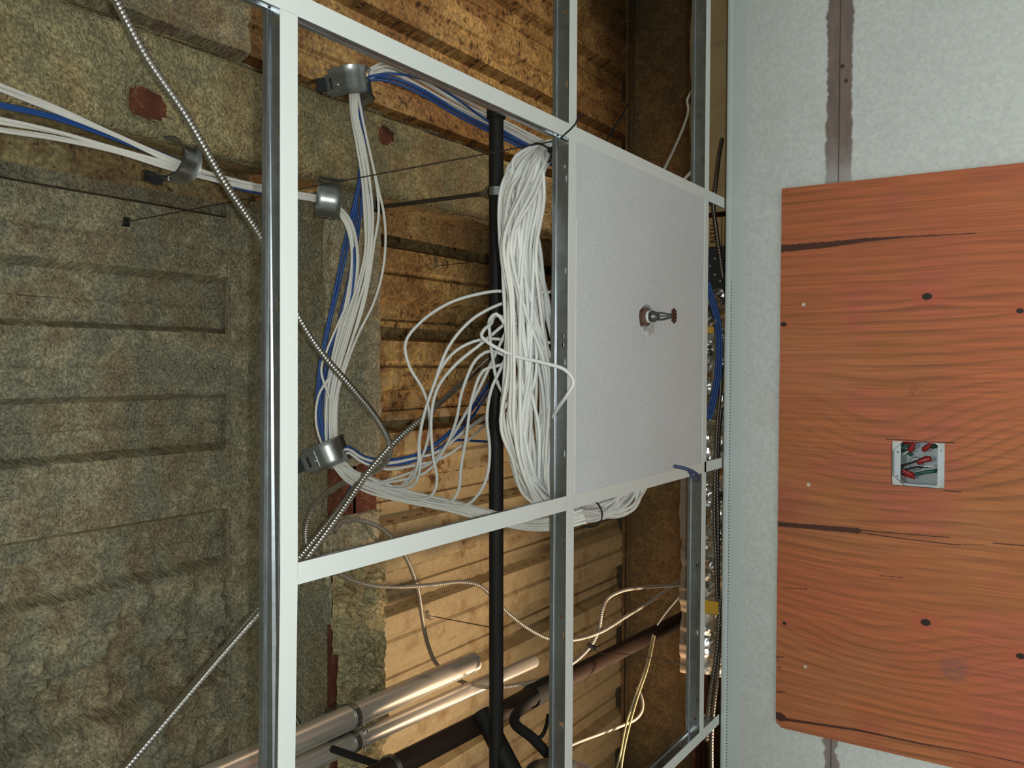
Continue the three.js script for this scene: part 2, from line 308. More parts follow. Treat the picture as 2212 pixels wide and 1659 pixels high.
{ // coat under the bottom flange: smooth by the girder, bare red steel in the middle, then thick and lumpy
  const y = 3.218, z0 = -1.474, al = (p) => [p[0], p[2]];
  const patch = (x0, x1, za, zb, amp, freq, mat, n, m, base) => wpart('flange_coat', grid(n, m, (u, v) => {
    const x = lerp(x0, x1, u), z = lerp(za, zb, v), e = Math.min(u * (x1 - x0), (1 - u) * (x1 - x0), v * Math.abs(zb - za) + .004, (1 - v) * Math.abs(zb - za) + .01), h = base + amp * Math.pow(fbm(x * freq + 3, z * freq + 9, 4), 1.5);
    const ru = .02 * (fbm(z * 40, 3 + x0, 3) - .5) * (u < .5 ? 1 - u * 2 : 0) , rw = .012 * (fbm(x * 45, 8, 3) - .5) * (v < .06 || v > .94 ? 1 : 0);
    return [x + ru, y - Math.min(h, e * 2.2), z + rw];
  }, al), mat, B1.o);
  const edge = (xa, xb, amp) => wpart('edge_coat', grid(90, 6, (u, v) => { const x = lerp(xa, xb, u), h = .006 + amp * fbm(x * 22, v * 3, 4), q = Math.min(u, 1 - u) * 14; return [x, lerp(y + .016, y - .011, v), z0 + h * Math.min(1, q)]; }, (p) => [p[0], p[1]]), M.spray, B1.o);
  edge(-.247, .43, .010); edge(-1.9, -.86, .010); edge(-.62, -.37, .008);
  patch(-.245, .43, z0 + .013, z0 - .162, .014, 18, M.spray, 80, 20, .006);
  patch(-.49, -.365, z0 + .012, z0 - .160, .014, 30, M.spray, 30, 24, .002);
  patch(-1.9, -.46, z0 - .012, z0 - .170, .055, 44, M.lump, 320, 36, .005);
  patch(-.70, -.46, z0 + .004, z0 - .03, .016, 34, M.lump, 40, 8, .004);
}
beamAlongX('dark brown steel beam farthest back, behind the black pipes', -3.83, .158, 3.218, -4.2, 4.2, { steel: M.primer, coat: std({ map: SPRAY, color: new THREE.Color(.46, .35, .25), roughness: 1 }) }, false);
{ // girder, running away from the viewer
  const yb = 3.180, xa = .425, xb = .605, xc = (xa + xb) / 2, z0 = .9, z1 = -3.75, yt = DECK - .002, tf = .014;
  const o = thing('steel_beam', 'steel girder with tan sprayed underside and dark red bare patches, running away behind the grid', 'beam', [xc, yb, (z0 + z1) / 2]);
  wpart('top_flange', box(xa, xb, yt - tf, yt, z1, z0), M.gold, o); wpart('web', box(xc - .005, xc + .005, yb, yt, z1, z0), M.gold, o); wpart('bottom_flange', box(xa, xb, yb, yb + tf, z1, z0), M.primer, o, 'dark red primed flange');
  const al = (p) => [p[0] + p[1], p[2]];
  for (const s of [-1, 1]) sprayed(o, 'web_coat', 12, 200, (u, v) => [[xc + s * .012, lerp(yb + tf, yt - tf, u), lerp(z0, z1, v)], [s, 0, 0]], .012, 12, M.gold, al);
  for (const s of [-1, 1]) { wpart('edge_coat', grid(4, 300, (u, v) => { const z = lerp(z0, -3.6, v), x = s < 0 ? xa : xb; return [x + s * (.004 + .012 * fbm(z * 24, u * 2, 4)), lerp(yb + .018, yb - .008, u), z]; }, (p) => [p[1], p[2]]), M.lump, o);
    wpart('top_coat', grid(4, 160, (u, v) => { const z = lerp(z0, -3.6, v), x = lerp(xc, s < 0 ? xa - .012 : xb + .012, u); return [x, yt - tf - .004 - .012 * fbm(z * 20, u * 3, 4), z]; }, (p) => [p[0], p[2]]), M.gold, o); }
  // sprayed underside, broken away in two places
  const hit = (x, z) => { const d1 = Math.hypot((x - .478) / .036, (z + .968) / .052), d2 = Math.hypot((x - .565) / .030, (z + 1.62) / .036); return Math.min(d1, d2) + .55 * (fbm(x * 55, z * 55, 3) - .5); };
  const g = grid(26, 420, (u, v) => { const z = lerp(z0, -3.6, v), j = .010 * (fbm(z * 22, 4, 4) - .5), x = lerp(xa - .008 + j, xb + .008 - j, u), k = sm(.85, 1.05, hit(x, z)), edge = Math.min(1, Math.min(u, 1 - u) * 14); return [x, lerp(yb + .001, yb - (.006 + .012 * fbm(x * 24, z * 24, 4)) * edge, k), z]; }, (p) => [p[0], p[2]]);
  wpart('flange_coat', g, M.lump, o);
}

// plywood backboard
{
  const x0 = -.8184, x1 = .4015, y1 = 2.303, y0 = .012, YB = 1.45;
  const K = [[...[0.1468,2.0019], .0085], [...[-0.5286,1.9951], .0085], [...[0.0960,2.2950], .006], [...[-0.5797,2.2851], .004], [...[0.1122,1.8357], .006], [...[-0.5667,1.8246], .007]];
  const cracks = [[[...[0.2661,2.3063], .0085], [...[0.2675,2.2094], .0068], [...[0.2723,2.1252], .0042], [...[0.2727,2.0414], .0016], [...[0.2702,1.9133], .0006]],
    [[...[-0.3571,2.3064], .0048], [...[-0.3543,2.2216], .0056], [...[-0.3527,2.1322], .006], [...[-0.3507,2.1228], .0012], [...[-0.3472,1.9529], .0009]],
    [[...[-0.3564,2.1293], .001], [...[-0.3589,2.0553], .0011], [...[-0.3607,1.9459], .0009], [...[-0.3547,1.8878], .0004]],
    [[...[-0.3495,1.8757], .001], [...[-0.3478,1.8224], .0011]],
    [[...[-0.7932,2.3003], .0085], [...[-0.7945,2.2919], .010], [...[-0.7975,2.2773], .003], [...[-0.7853,2.1285], .0024], [...[-0.7839,2.0004], .0014], [...[-0.7785,1.8981], .0009], [...[-0.7779,1.8159], .0008]],
    [[...[-0.7350,2.2812], .0007], [...[-0.7387,2.2989], .0016]], [[...[-0.6600,2.3029], .0016], [...[-0.6570,2.2873], .001]], [[...[-0.6816,2.2995], .0012], [...[-0.6833,2.2922], .001]],
    [[...[-0.1517,2.0771], .0009], [...[-0.1526,1.9472], .0008]], [[...[-0.2514,1.9644], .001], [...[-0.2517,1.9340], .0008]], [[...[-0.4995,2.2912], .0006], [...[-0.4944,2.2349], .0007]],
    [[...[-0.4437,2.0861], .0006], [...[-0.4413,2.0406], .0008]], [[...[-0.8063,2.2835], .0006], [...[-0.8073,2.2834], .0006]]];
  const segs = []; for (const c of cracks) for (let i = 0; i < c.length - 1; i++) segs.push([c[i], c[i + 1]]);
  const W = 1280, H = 1000;
  const map = tex(W, H, (i, j) => {
    const x = lerp(x0, x1, i / W), y = lerp(YB, y1, j / H);
    let wx = x + .050 * (fbm(x * 2.2 + 3, y * 1.6, 2) - .5) + .014 * (fbm(x * 6 + 11, y * 2.0 + 4, 3) - .5) + .003 * (fbm(x * 14, y * 7, 2) - .5);
    for (const [kx, ky, kr] of K) { const dx = x - kx, dy = y - ky, d2 = dx * dx * 3 + dy * dy * .35; wx += dx * .9 * Math.exp(-d2 / (kr * kr * 16)); }
    // cathedral figure of rotary-cut veneer
    const f = wx * 30 + 3.0 * fbm(wx * 2.2, y * .9 + 2, 3) + 1.6 * Math.exp(-Math.pow((x + .14) / .09, 2)) * Math.cos((y - 2.08) * 9) + 1.2 * Math.exp(-Math.pow((x + .60) / .07, 2)) * Math.cos((y - 2.1) * 9);
    const ring = mod(f * 1.55, 1), late = sm(.45, .93, ring) * (1 - sm(.94, 1, ring)), fib = fbm(wx * 300, y * 9, 3), fib2 = fbm(wx * 90 + 5, y * 3, 3), tone = fbm(x * 3 + 20, y * 2.2, 3), pk = fbm(x * 7 + 3, y * 7 + 8, 3);
    let c = mixc([196, 114, 70], [186, 118, 66], sm(.3, .7, tone)); c = mixc(c, [190, 104, 80], .6 * sm(.5, .72, pk)); c = mixc(c, [196, 140, 88], .35 * sm(.52, .75, fbm(x * 6 + 50, y * 5, 3)));
    c = mixc(c, [138, 88, 46], .42 * late * (.2 + 1.2 * fib2) * (.4 + 1.1 * sm(.3, .7, fbm(x * 5 + 90, y * 3, 3)))); const kk = .86 + .28 * fib; c = c.map((q, n) => q * kk * (n ? .86 : .92));
    for (const [kx, ky, kr] of K) { const d = Math.hypot((x - kx) * (1 + .3 * fbm(y * 200, x * 200, 2)), (y - ky) * .85); c = mixc(c, [186, 84, 60], .5 * (1 - sm(kr, kr * 4, d))); if (d < kr * 1.1) c = mixc(c, [34, 20, 12], (1 - sm(kr * .8, kr * 1.08, d)) * .96); }
    for (const [a, b] of segs) { const ex = b[0] - a[0], ey = b[1] - a[1], L2 = ex * ex + ey * ey + 1e-9, t = clamp(((x - a[0]) * ex + (y - a[1]) * ey) / L2), d = Math.hypot(x - a[0] - t * ex, y - a[1] - t * ey), w = lerp(a[2], b[2], t) * (.8 + .4 * fbm(y * 220, x * 90, 2)); if (d < w * 1.3) c = mixc(c, mixc([54, 26, 16], [84, 42, 26], fbm(x * 300, y * 300, 2)), (1 - sm(w * .75, w * 1.2, d)) * .95); }
    { const q = [-0.6174,1.9405], d = Math.hypot(x - q[0], y - q[1]); if (d < .05) c = mixc(c, [126, 84, 84], .5 * (1 - sm(.012, .036, d)) * (.45 + .9 * sm(.4, .62, fbm(x * 240, y * 240, 2)))); }
    { const q = [-0.0465,2.0185], dx = Math.abs(x - q[0]), dy = Math.abs(y - q[1]); if (dx < .012 && dy < .012 && fbm(x * 500, y * 500, 2) > .62) c = mixc(c, [110, 62, 40], .6); }
    return c;
  }, true);
  map.wrapT = THREE.MirroredRepeatWrapping; map.repeat.set(1 / (x1 - x0), 1 / (y1 - YB)); map.offset.set(-x0 / (x1 - x0), -YB / (y1 - YB));
  const sh = new THREE.Shape(); const bl = [x0, y0], br = [x1, y0];
  sh.moveTo(...bl); sh.lineTo(...br); sh.lineTo(x1, y1);
  for (let k = 1; k < 40; k++) sh.lineTo(lerp(x1, x0 + .012, k / 40), y1 + .0012 * (fbm(k * 1.3, 2, 3) - .5));
  sh.lineTo(x0 + .010, y1 - .001); sh.lineTo(x0, y1 - .014); sh.closePath();
  const h = new THREE.Path(); h.moveTo(-.2486, 1.9645); h.lineTo(-.2486, 2.066); h.lineTo(-.1541, 2.0671); h.lineTo(-.1541, 1.965); h.closePath(); sh.holes.push(h);
  const o = thing('plywood_backboard', 'orange-brown plywood sheet with dark cracks and knots, screwed to the wall', 'plywood', [(x0 + x1) / 2, y0, PLY - .006]);
  const b = ext(sh, .012); b.translate(0, 0, PLY - .012); wpart('panel', b, std({ map, roughness: .72 }), o);
  const sc = std({ color: new THREE.Color(.62, .50, .42), roughness: .5, metalness: .3 });
  for (const q of [[0.1392,2.2516,-1.962], [-.2608,2.2358,-1.962], [-.6684,2.2379,-1.962]]) { const s = cyl([q[0], q[1], PLY - .001], [q[0], q[1], PLY + .0008], .0046, 16, .0040); wpart('screw_head', s, sc, o); }
}

// outlet box in its cut-out
{
  const cx = -.2013, cy = 2.0158, z = WALL;
  const o = thing('outlet_box', 'open square metal outlet box with red wire connectors in the plywood', 'electrical box', [cx, cy - .05, z - .06]);
  const s = .052, bm = std({ color: new THREE.Color(.20, .22, .23), roughness: .45, metalness: .4 });
  wpart('back_plate', box(cx - s, cx + s, cy - s, cy + s, z - .058, z - .056), bm, o);
  for (const k of [-1, 1]) { wpart('side_plate', box(cx + k * s - .0008, cx + k * s + .0008, cy - s, cy + s, z - .058, z - .010), bm, o); wpart('side_plate', box(cx - s, cx + s, cy + k * s - .0008, cy + k * s + .0008, z - .058, z - .010), bm, o); }
  { const f = rect(cx - .052, cx + .052, cy - .052, cy + .052); const hh = new THREE.Path(); hh.moveTo(cx - .044, cy - .035); hh.lineTo(cx - .044, cy + .036); hh.lineTo(cx + .045, cy + .036); hh.lineTo(cx + .045, cy - .035); f.holes.push(hh); for (const [dx, dy] of [[.022, .042], [-.03, .042], [.03, -.041]]) holeAt(f, cx + dx, cy + dy, .0018); const g = ext(f, .0012); g.translate(0, 0, z - .012); wpart('device_ring', g, std({ color: new THREE.Color(.40, .43, .45), roughness: .5, metalness: .4 }), o); }
  wpart('embossed_ring', new THREE.TorusGeometry(.014, .0012, 6, 24).translate(cx - .005, cy + .012, z - .0555), bm, o);
  const P = (a, b) => { const q = [-.1068,2.1409,-1.98], r = [-.3066,1.8736,-1.98]; return [lerp(q[0], r[0], b / 1659), lerp(q[1], r[1], a / 2212)]; };   // spots read off a close-up of the box
  const nut = (a, b, a2, b2, d) => { const p = P(a, b), q = P(a2, b2), A = [p[0], p[1], z - d], B = [q[0], q[1], z - d + .010], D = V(B).sub(V(A)); const g = lathe([[0, 0], [.0045, 0], [.0062, .004], [.0055, .012], [.0032, .022], [.0022, .027], [0, .028]], 14); return wpart('wire_connector', xf(g, A, D.toArray()), M.red, o); };
  nut(860, 590, 955, 420, .026); nut(1080, 560, 1215, 430, .026); nut(1210, 690, 960, 770, .022); nut(930, 1030, 760, 930, .03); nut(720, 420, 900, 440, .04); nut(1000, 800, 1110, 690, .034);
  const w = (mat, r, ...pts) => wpart('wire', tube(pts.map(([a, b, d]) => { const p = P(a, b); return [p[0], p[1], z - d]; }), r, { k: 6 }), mat, o);
  w(M.black, .0021, [650, 880, .05], [700, 860, .026], [870, 800, .022], [1130, 680, .024]); w(M.black, .0021, [640, 960, .05], [720, 960, .03], [900, 880, .028], [1150, 850, .03]); w(M.black, .002, [760, 950, .03], [740, 890, .028], [770, 850, .03]);
  w(M.green, .0042, [960, 1000, .034], [1100, 950, .03], [1250, 920, .032], [1300, 910, .05]); w(M.green, .004, [640, 500, .05], [740, 500, .038], [820, 510, .04], [900, 560, .05]); w(M.green, .0042, [640, 590, .052], [720, 590, .042], [800, 610, .04], [870, 670, .045]); w(M.green, .0042, [1180, 500, .045], [1240, 490, .034], [1290, 470, .05]);
  w(M.cable, .0014, [690, 720, .05], [760, 650, .03], [840, 590, .027]); w(M.cable, .0016, [960, 560, .04], [1060, 530, .03], [1170, 470, .03]); w(M.cable, .0014, [880, 870, .045], [1040, 850, .03], [1250, 830, .03]); w(M.red, .003, [700, 1010, .045], [800, 1030, .03], [950, 1060, .028]); w(M.black, .0024, [680, 400, .05], [800, 440, .046], [1000, 420, .045], [1200, 440, .05]);
}

// ---------- ceiling grid ----------
const Z = [-.6374, -1.2470, -1.8566], X = [.3836, -.2260, -.8356], HW = .0119;
function tee(label, axis, a, b, c, o = {}) {           // runs along axis from a to b at the other coordinate c
  const L = b - a, bend = o.bend, n = bend ? 160 : 1, parts = {};
  const seg = (w, h, y, r) => { const g = r ? rbox(L, h, w, r, 1) : new THREE.BoxGeometry(L, h, w, n, 1, bend ? 4 : 1); g.translate(0, y, 0); return g; };
  parts.flange = seg(HW * 2, .0011, .00055); if (!o.noclip) parts.flange.scale(1 - (2 * HW - .0036) / L, 1, 1);
  const s = rect(-L / 2, L / 2, .001, .030); for (const q of (o.holes ?? [])) holeAt(s, q - (a + b) / 2, .016, .0028); for (let q = a + .08; q < b - .05; q += .152) holeAt(s, q - (a + b) / 2, .012, .0016, .006);
  const wg = ext(s, .0009); wg.translate(0, 0, -.00045); parts.web = wg; parts.bulb = seg(.0066, .0095, .0335, .002);
  const root = thing(o.main ? 'main_tee' : 'cross_tee', label, 'ceiling tee', axis === 'x' ? [(a + b) / 2, G, c] : [c, G, (a + b) / 2]);
  for (const k of ['flange', 'web', 'bulb']) {
    const g = parts[k];
    if (bend) { const p = g.attributes.position; for (let i = 0; i < p.count; i++) { const q = bend(p.getX(i) + (a + b) / 2, p.getZ(i), k); p.setZ(i, p.getZ(i) + q[0]); p.setY(i, p.getY(i) + q[1]); } g.computeVertexNormals(); }
    if (axis === 'z') g.rotateY(-Math.PI / 2);
    part(k, uvm(g), k === 'flange' ? M.white : M.galv, root, k === 'flange' ? 'white painted face' : undefined);
  }
  // end clips
  for (const e of [a, b]) if (!o.noclip) { const g = box(-.010, .010, .008, .026, -.0016, .0016); g.translate((e === a ? .008 : -.008) - (e === a ? L / 2 : -L / 2), 0, 0); if (axis === 'z') g.rotateY(-Math.PI / 2); part('end_clip', g, M.bright, root); }
  return root;
}
const wallEnd = WALL + .006;
tee('white main runner of the ceiling grid crossed by the black cable tie tail', 'z', wallEnd, 2.9, X[0], { main: 1, noclip: 1 });
tee('white main runner meeting the wall at the lowest corner, beyond the black pipe', 'z', wallEnd, 2.9, X[2], { main: 1, noclip: 1 });
const xi = X[2] + .0016, xo = X[0] - .0016;
tee('nearest long white cross tee with a bent edge, the brightest of the grid', 'x', xi, xo, Z[0], { holes: [.25, .06, -.3, -.55, .07], bend: (x, z, k) => [x < -.226 ? (-.226 - x) * .018 : 0, k === 'flange' ? 0 * Math.exp(-Math.pow((x + .225) / .03, 2)) * (z > 0 ? 1 : -.3) : 0] });
tee('long white cross tee with shiny web running between the cable coil and the ceiling tile', 'x', xi, xo, Z[1], { holes: [.33, .05, .035, -.225, -.42, -.6] });
tee('long white cross tee farthest back, parallel to the wall edge', 'x', xi, xo, Z[2], { holes: [.36, -.45, -.6, -.8] });
tee('short white cross tee below the cable coil, crossing over the black pipe', 'z', Z[1] + .0016, Z[0] - .0016, X[1]);
tee('short white cross tee along the lower edge of the tile, with the blue cable end', 'z', Z[2] + .0016, Z[1] - .0016, X[1]);
tee('stub of white tee joining the farthest cross tee to the wall', 'z', wallEnd, Z[2] - .0016, X[1], { noclip: 1 });
for (const [z, l] of [[Z[0], 'white cross tee cut off by the top edge, next to the nearest corner'], [Z[1], 'white cross tee above the tile corner, with dark galvanized web'], [Z[2], 'white cross tee above the loose white cable, near the wall']])
  tee(l, 'x', X[0] + .0016, X[0] + 1.2176, z, { holes: [X[0] + .2] });
{ const g = tee('white main runner beyond the top edge of the picture', 'z', wallEnd, 2.9, X[0] + 1.2192, { main: 1, noclip: 1 }); }

// the one ceiling tile, broken open around the sprinkler
{
  const map = tex(640, 640, (i, j) => { const x = i / 640, y = j / 640, a = fbm(x * 6, y * 6, 3, 6), f = fbm(x * 220, y * 220, 2, 220), p = vn(x * 300, y * 300, 300); let v = 222 + 8 * (a - .5) + 18 * (f - .5); if (p > .96) v -= 20; if (p < .03) v += 14; return [v * .965, v * .985, v]; }, true, [.6096, .6096]);
  const x0 = X[1] + .004, x1 = X[0] - .004, z0 = Z[2] + .004, z1 = Z[1] - .0035, y = G + .0012;
  const hole = [[0.1055,-1.5120], [0.0949,-1.5101], [0.0809,-1.5145], [0.0705,-1.5189], [0.0576,-1.5318], [0.0579,-1.5403], [0.0679,-1.5443], [0.0784,-1.5592], [0.0870,-1.5700], [0.0931,-1.5853], [0.1061,-1.5873], [0.1125,-1.5716], [0.1196,-1.5540], [0.1195,-1.5390], [0.1133,-1.5243]];
  const s = rect(x0, x1, -z1, -z0); const h = new THREE.Path(); hole.forEach(([a, b], i) => { const q = [a + .0012 * (hash(i, 3) - .5), -b]; i ? h.lineTo(...q) : h.moveTo(...q); }); h.closePath(); s.holes.push(h);
  const o = thing('ceiling_tile', 'square white fine-textured ceiling tile with a ragged hole around the sprinkler', 'ceiling tile', [(x0 + x1) / 2, y, (z0 + z1) / 2]);
  const g = ext(s, .0155, .0008); g.rotateX(-Math.PI / 2); g.translate(0, y + .0008, 0);
  wpart('panel', g, std({ map, bumpMap: BUMP, bumpScale: .0005, roughness: .95 }), o);
  wpart('cut_edge', box(-.222, .245, y - .0011, y + .0002, Z[1] - .0153, Z[1] - .0121), std({ color: new THREE.Color(.93, .95, .92), roughness: .7 }), o, 'bright raw edge');
  const flap = (pts, dy, t) => { const f = ext(poly(pts.map(([a, b]) => [a, -b])), t); f.rotateX(-Math.PI / 2); f.translate(0, y + dy, 0); return f; };
  wpart('torn_edge', flap([[0.0756,-1.5126], [0.0762,-1.5293], [0.0587,-1.5381], [0.0619,-1.5275]], .0005, .004), M.white, o, 'white torn core of the tile');
  wpart('torn_edge', flap([[0.0698,-1.5464], [0.0835,-1.5744], [0.0691,-1.5769], [0.0592,-1.5531]], -.0022, .002), std({ color: new THREE.Color(.5, .5, .45), roughness: .9 }), o);
}
// sprinkler head hanging through the tile
{
  const p = [0.0971,2.4384,-1.5545], x = p[0], z = p[2], y = G;
  const o = thing('pendent_sprinkler', 'small tarnished pendent sprinkler head hanging through the ceiling tile', 'sprinkler', [x, y - .055, z]);
  const st = std({ color: new THREE.Color(.17, .17, .155), roughness: .35, metalness: .9 }), br = std({ color: new THREE.Color(.10, .075, .06), roughness: .45, metalness: .8 });
  const L = (pts, n = 24) => lathe(pts, n).translate(x, y, z);
  wpart('reducing_coupling', L([[0, .03], [.0155, .03], [.0165, .026], [.0165, .010], [.0178, .008], [.0178, .004], [.012, .003], [0, .003]]), std({ color: new THREE.Color(.16, .085, .062), roughness: .7 }), o);
  wpart('sealing_tape', L([[.0095, .004], [.0120, .003], [.0120, -.0005], [.0095, -.0015]]), M.white, o);
  wpart('body', L([[0, .001], [.0095, .001], [.0105, -.004], [.0125, -.006], [.0125, -.011], [.0085, -.014], [.007, -.020], [0, -.020]], 6), st, o);
  for (const s of [-1, 1]) wpart('frame_arm', tube([[x + s * .006, y - .012, z + s * .004], [x + s * .0062, y - .024, z + s * .004], [x + s * .004, y - .038, z + s * .002], [x + s * .0015, y - .046, z]], .0023, { k: 6, step: .003 }), st, o);
  wpart('bulb', cyl([x, y - .018, z], [x, y - .044, z], .0022, 10, .0016), std({ color: new THREE.Color(.2, .2, .18), roughness: .3, metalness: .6 }), o);
  wpart('boss', cyl([x, y - .042, z], [x, y - .0505, z], .0052, 16), st, o);
  const d = new THREE.Shape(), N = 12; for (let i = 0; i < N * 8; i++) { const a = i / (N * 8) * Math.PI * 2, r = .0148 - (Math.cos(a * N) > .35 ? .0042 : 0); i ? d.lineTo(r * Math.cos(a), r * Math.sin(a)) : d.moveTo(r, 0); }
  const dg = ext(d, .001); dg.rotateX(-Math.PI / 2); dg.translate(x, y - .0515, z); wpart('deflector', dg, br, o);
  const B = [0.1057,2.851,-1.6305];
  solo('sprinkler_drop', join([tube([[x, y + .025, z], [x, 2.70, z], [x, 2.81, z - .01], [x, 2.845, z - .05], [x, 2.851, B[2] + .004]], .0135, { k: 12 })]), M.rustpipe, 'rust-brown drop pipe feeding the sprinkler above the tile', 'pipe');
}

// ---------- pipes and conduits ----------
{ // sprinkler branch line
  const a = [0.4102,2.851,-1.626], b = [-.7593,2.851,-1.6358], d = V(b).sub(V(a)).normalize(), P = (t) => V(a).addScaledVector(d, t).toArray();
  const o = thing('sprinkler_pipe', 'straight black steel sprinkler pipe passing behind the cable coil', 'pipe', P(.5));
  wpart('pipe_run', cyl(P(-.172), P(2.2), .0167, 24), M.pipe, o);
  wpart('end_cap', cyl(P(-.19), P(-.150), .0215, 20), M.pipe, o); wpart('coupling', cyl(P(.29), P(.345), .021, 24), M.pipe, o, 'thicker threaded coupling');
  // swivel-ring hanger with rod and beam clamp
  const hx = [0.3945,2.851,-1.6262], top = 3.205;
  const h = thing('pipe_hanger', 'galvanized loop hanger on a black rod clamped to the beam, holding the black pipe', 'pipe hanger', [hx[0], top, hx[2]]);
  const ring = new THREE.Shape(); ring.absellipse(0, 0, .0192, .0192, 0, Math.PI * 2); holeAt(ring, 0, 0, .0172); const rg = ext(ring, .019); rg.translate(0, 0, -.0095); rg.rotateY(Math.PI / 2); rg.translate(...hx); wpart('loop_strap', rg, M.hook, h);
  for (const s of [-1, 1]) { const q = ext(poly([[-.004, .016], [.016, .012], [.009, .052], [-.009, .052]]), .0016); q.rotateY(s * .25); q.translate(hx[0] + s * .004, hx[1], hx[2]); q; }
  wpart('yoke', lathe([[.0185, .012], [.015, .024], [.0075, .036], [.0075, .046], [0, .046]], 18).translate(...hx), M.hook, h);
  wpart('threaded_rod', cyl([hx[0], hx[1] + .04, hx[2]], [hx[0], top + .01, hx[2]], .0052, 12), M.wire, h);
  wpart('beam_clamp', [box(hx[0] - .014, hx[0] + .014, top, top + .034, hx[2] - .012, hx[2] + .026), cyl([hx[0], top - .012, hx[2]], [hx[0], top, hx[2]], .009, 6), cyl([hx[0] + .03, top + .012, hx[2] + .004], [hx[0] + .004, top + .012, hx[2] + .004], .006, 10)], M.black, h, 'black clamp');
}
{ // brown-black main farther back
  const a = [-.9219,2.935,-2.9883], b = [-.8518,2.935,-1.4199], d = V(b).sub(V(a)).normalize(), L = V(a).distanceTo(V(b)), P = (t) => V(a).addScaledVector(d, t * L).toArray();
  const o = thing('main_pipe', 'thick brown-black steel pipe running diagonally back at the lower edge', 'pipe', P(.5));
  wpart('pipe_run', cyl(P(-.45), P(1.5), .0245, 24), M.rustpipe, o);
  const t0 = P(.64); wpart('outlet_tee', [cyl(P(.60), P(.68), .030, 20)], M.black, o, 'black threaded tee');
  const q = [-.8699,2.7925,-1.7008], q2 = [-.9097,2.7264,-1.6955], q3 = [-.9549,2.6804,-1.7006];
  wpart('outlet_arm', tube([t0, [-.852,2.8491,-1.7119], q, q2, q3], .0125, { k: 12 }), M.black, o);
  wpart('hanger_strap', tube([[-.8731,2.7852,-1.7055], [-.8718,2.783,-1.731], [-.8561,2.7854,-1.7538], [-.845,2.7982,-1.7815]], .005, { k: 8 }), M.black, o);
  { const k = P(1.035), h = thing('pipe_hanger', 'pale ring hanger with a short black rod on the brown-black pipe at the lower edge', 'pipe hanger', k);
    const rs = new THREE.Shape(); rs.absellipse(0, 0, .029, .029, 0, Math.PI * 2); holeAt(rs, 0, 0, .0262); const rg = ext(rs, .014); rg.translate(0, 0, -.007); rg.rotateX(Math.PI / 2); wpart('ring_strap', xf(rg, k, d.toArray(), [1, 0, 0]), M.hook, h);
    wpart('rod', cyl([k[0], k[1] + .028, k[2]], [k[0], k[1] + .17, k[2]], .008, 12), M.black, h); }
  solo('drop_pipe', cyl([-.8259,2.9159,-1.6686], [-.9736,2.7668,-1.6313], .0235, 22), M.pipe, 'short black pipe stub slanting down behind the lower end of the sprinkler pipe', 'pipe');
}
function emt(label, pts, r) {
  const o = thing('conduit', label, 'conduit', pts[1]); const A = V(pts[0]), B = V(pts[1]), d = B.clone().sub(A).normalize();
  const n = A.clone().addScaledVector(d, 2.2).toArray();
  const g = new THREE.CylinderGeometry(r, r, 4, 32, 1, true); 
  const L = A.distanceTo(V(n)); const gg = new THREE.CylinderGeometry(r, r, L, 36, 1, true); gg.translate(0, L / 2, 0); wpart('tube_wall', xf(gg, pts[0], d.toArray()), M.emt, o);
  const rim = lathe([[r - .002, 0], [r, 0], [r, .003], [r - .002, .003], [r - .002, 0]], 36); wpart('cut_rim', xf(rim, pts[0], d.toArray()), M.emt, o);
  const inn = new THREE.CylinderGeometry(r - .002, r - .002, .25, 30, 1, true); inn.translate(0, .125, 0); wpart('bore', xf(inn, pts[0], d.toArray()), M.emt, o);
  return { A, d, r };
}
const E1 = emt('thicker shiny steel conduit with an open end, the upper of the two', [[-.8375,3.155,-1.9669], [-.8212,3.155,-1.2542]], .0285);
const E2 = emt('thinner shiny steel conduit with an open end, the lower of the two', [[-.9259,3.155,-2.2867], [-.8904,3.155,-1.4944]], .0212);
for (const [E, q, l] of [[E1, [-.8424,3.155,-1.4741], 'galvanized conduit hanger with a wing bolt around the thicker conduit'], [E2, [-.9101,3.155,-1.482], 'galvanized conduit hanger with a wing bolt around the thinner conduit']]) {
  { const t = (q[2] - E.A.z) / E.d.z, w = E.A.clone().addScaledVector(E.d, t); q[0] = w.x; q[1] = w.y; }
  const o = thing('conduit_hanger', l, 'conduit hanger', q), r = E.r + .0018;
  const s = new THREE.Shape(); s.absellipse(0, 0, r + .0014, r + .0014, 0, Math.PI * 2); holeAt(s, 0, 0, r);
  const g = ext(s, .016); g.translate(0, 0, -.008); g.rotateX(Math.PI / 2); wpart('strap', xf(g, q, E.d.toArray(), [1, 0, 0]), M.hook, o);
  // the ears with the bolt, under the tube toward the viewer's side
  const D = E.d, e = [q[0] + .030 - .034, q[1] - r * .55, q[2] - .026];
  const ear = (x) => { const f = ext(poly([[0, -.006], [.020, -.010], [.034, 0], [.020, .010], [0, .006]]), .0016); f.rotateY(Math.PI / 2); f.translate(x, e[1], e[2] + .012); return f; };
  wpart('ear', [ear(e[0] - .010), ear(e[0] + .010)], M.hook, o);
  wpart('bolt', [cyl([e[0] - .024, e[1], e[2] - .004], [e[0] + .026, e[1], e[2] - .004], .0028, 10), cyl([e[0] + .018, e[1], e[2] - .004], [e[0] + .024, e[1], e[2] - .004], .006, 6)], M.bright, o);
  wpart('beam_clip', [box(q[0] - .012, q[0] + .016, q[1] + r, 3.215, -1.474 - .02, -1.474 + .022), cyl([q[0] + .002, 3.19, -1.44], [q[0] + .002, 3.226, -1.44], .008, 8)], M.hook, o);
}
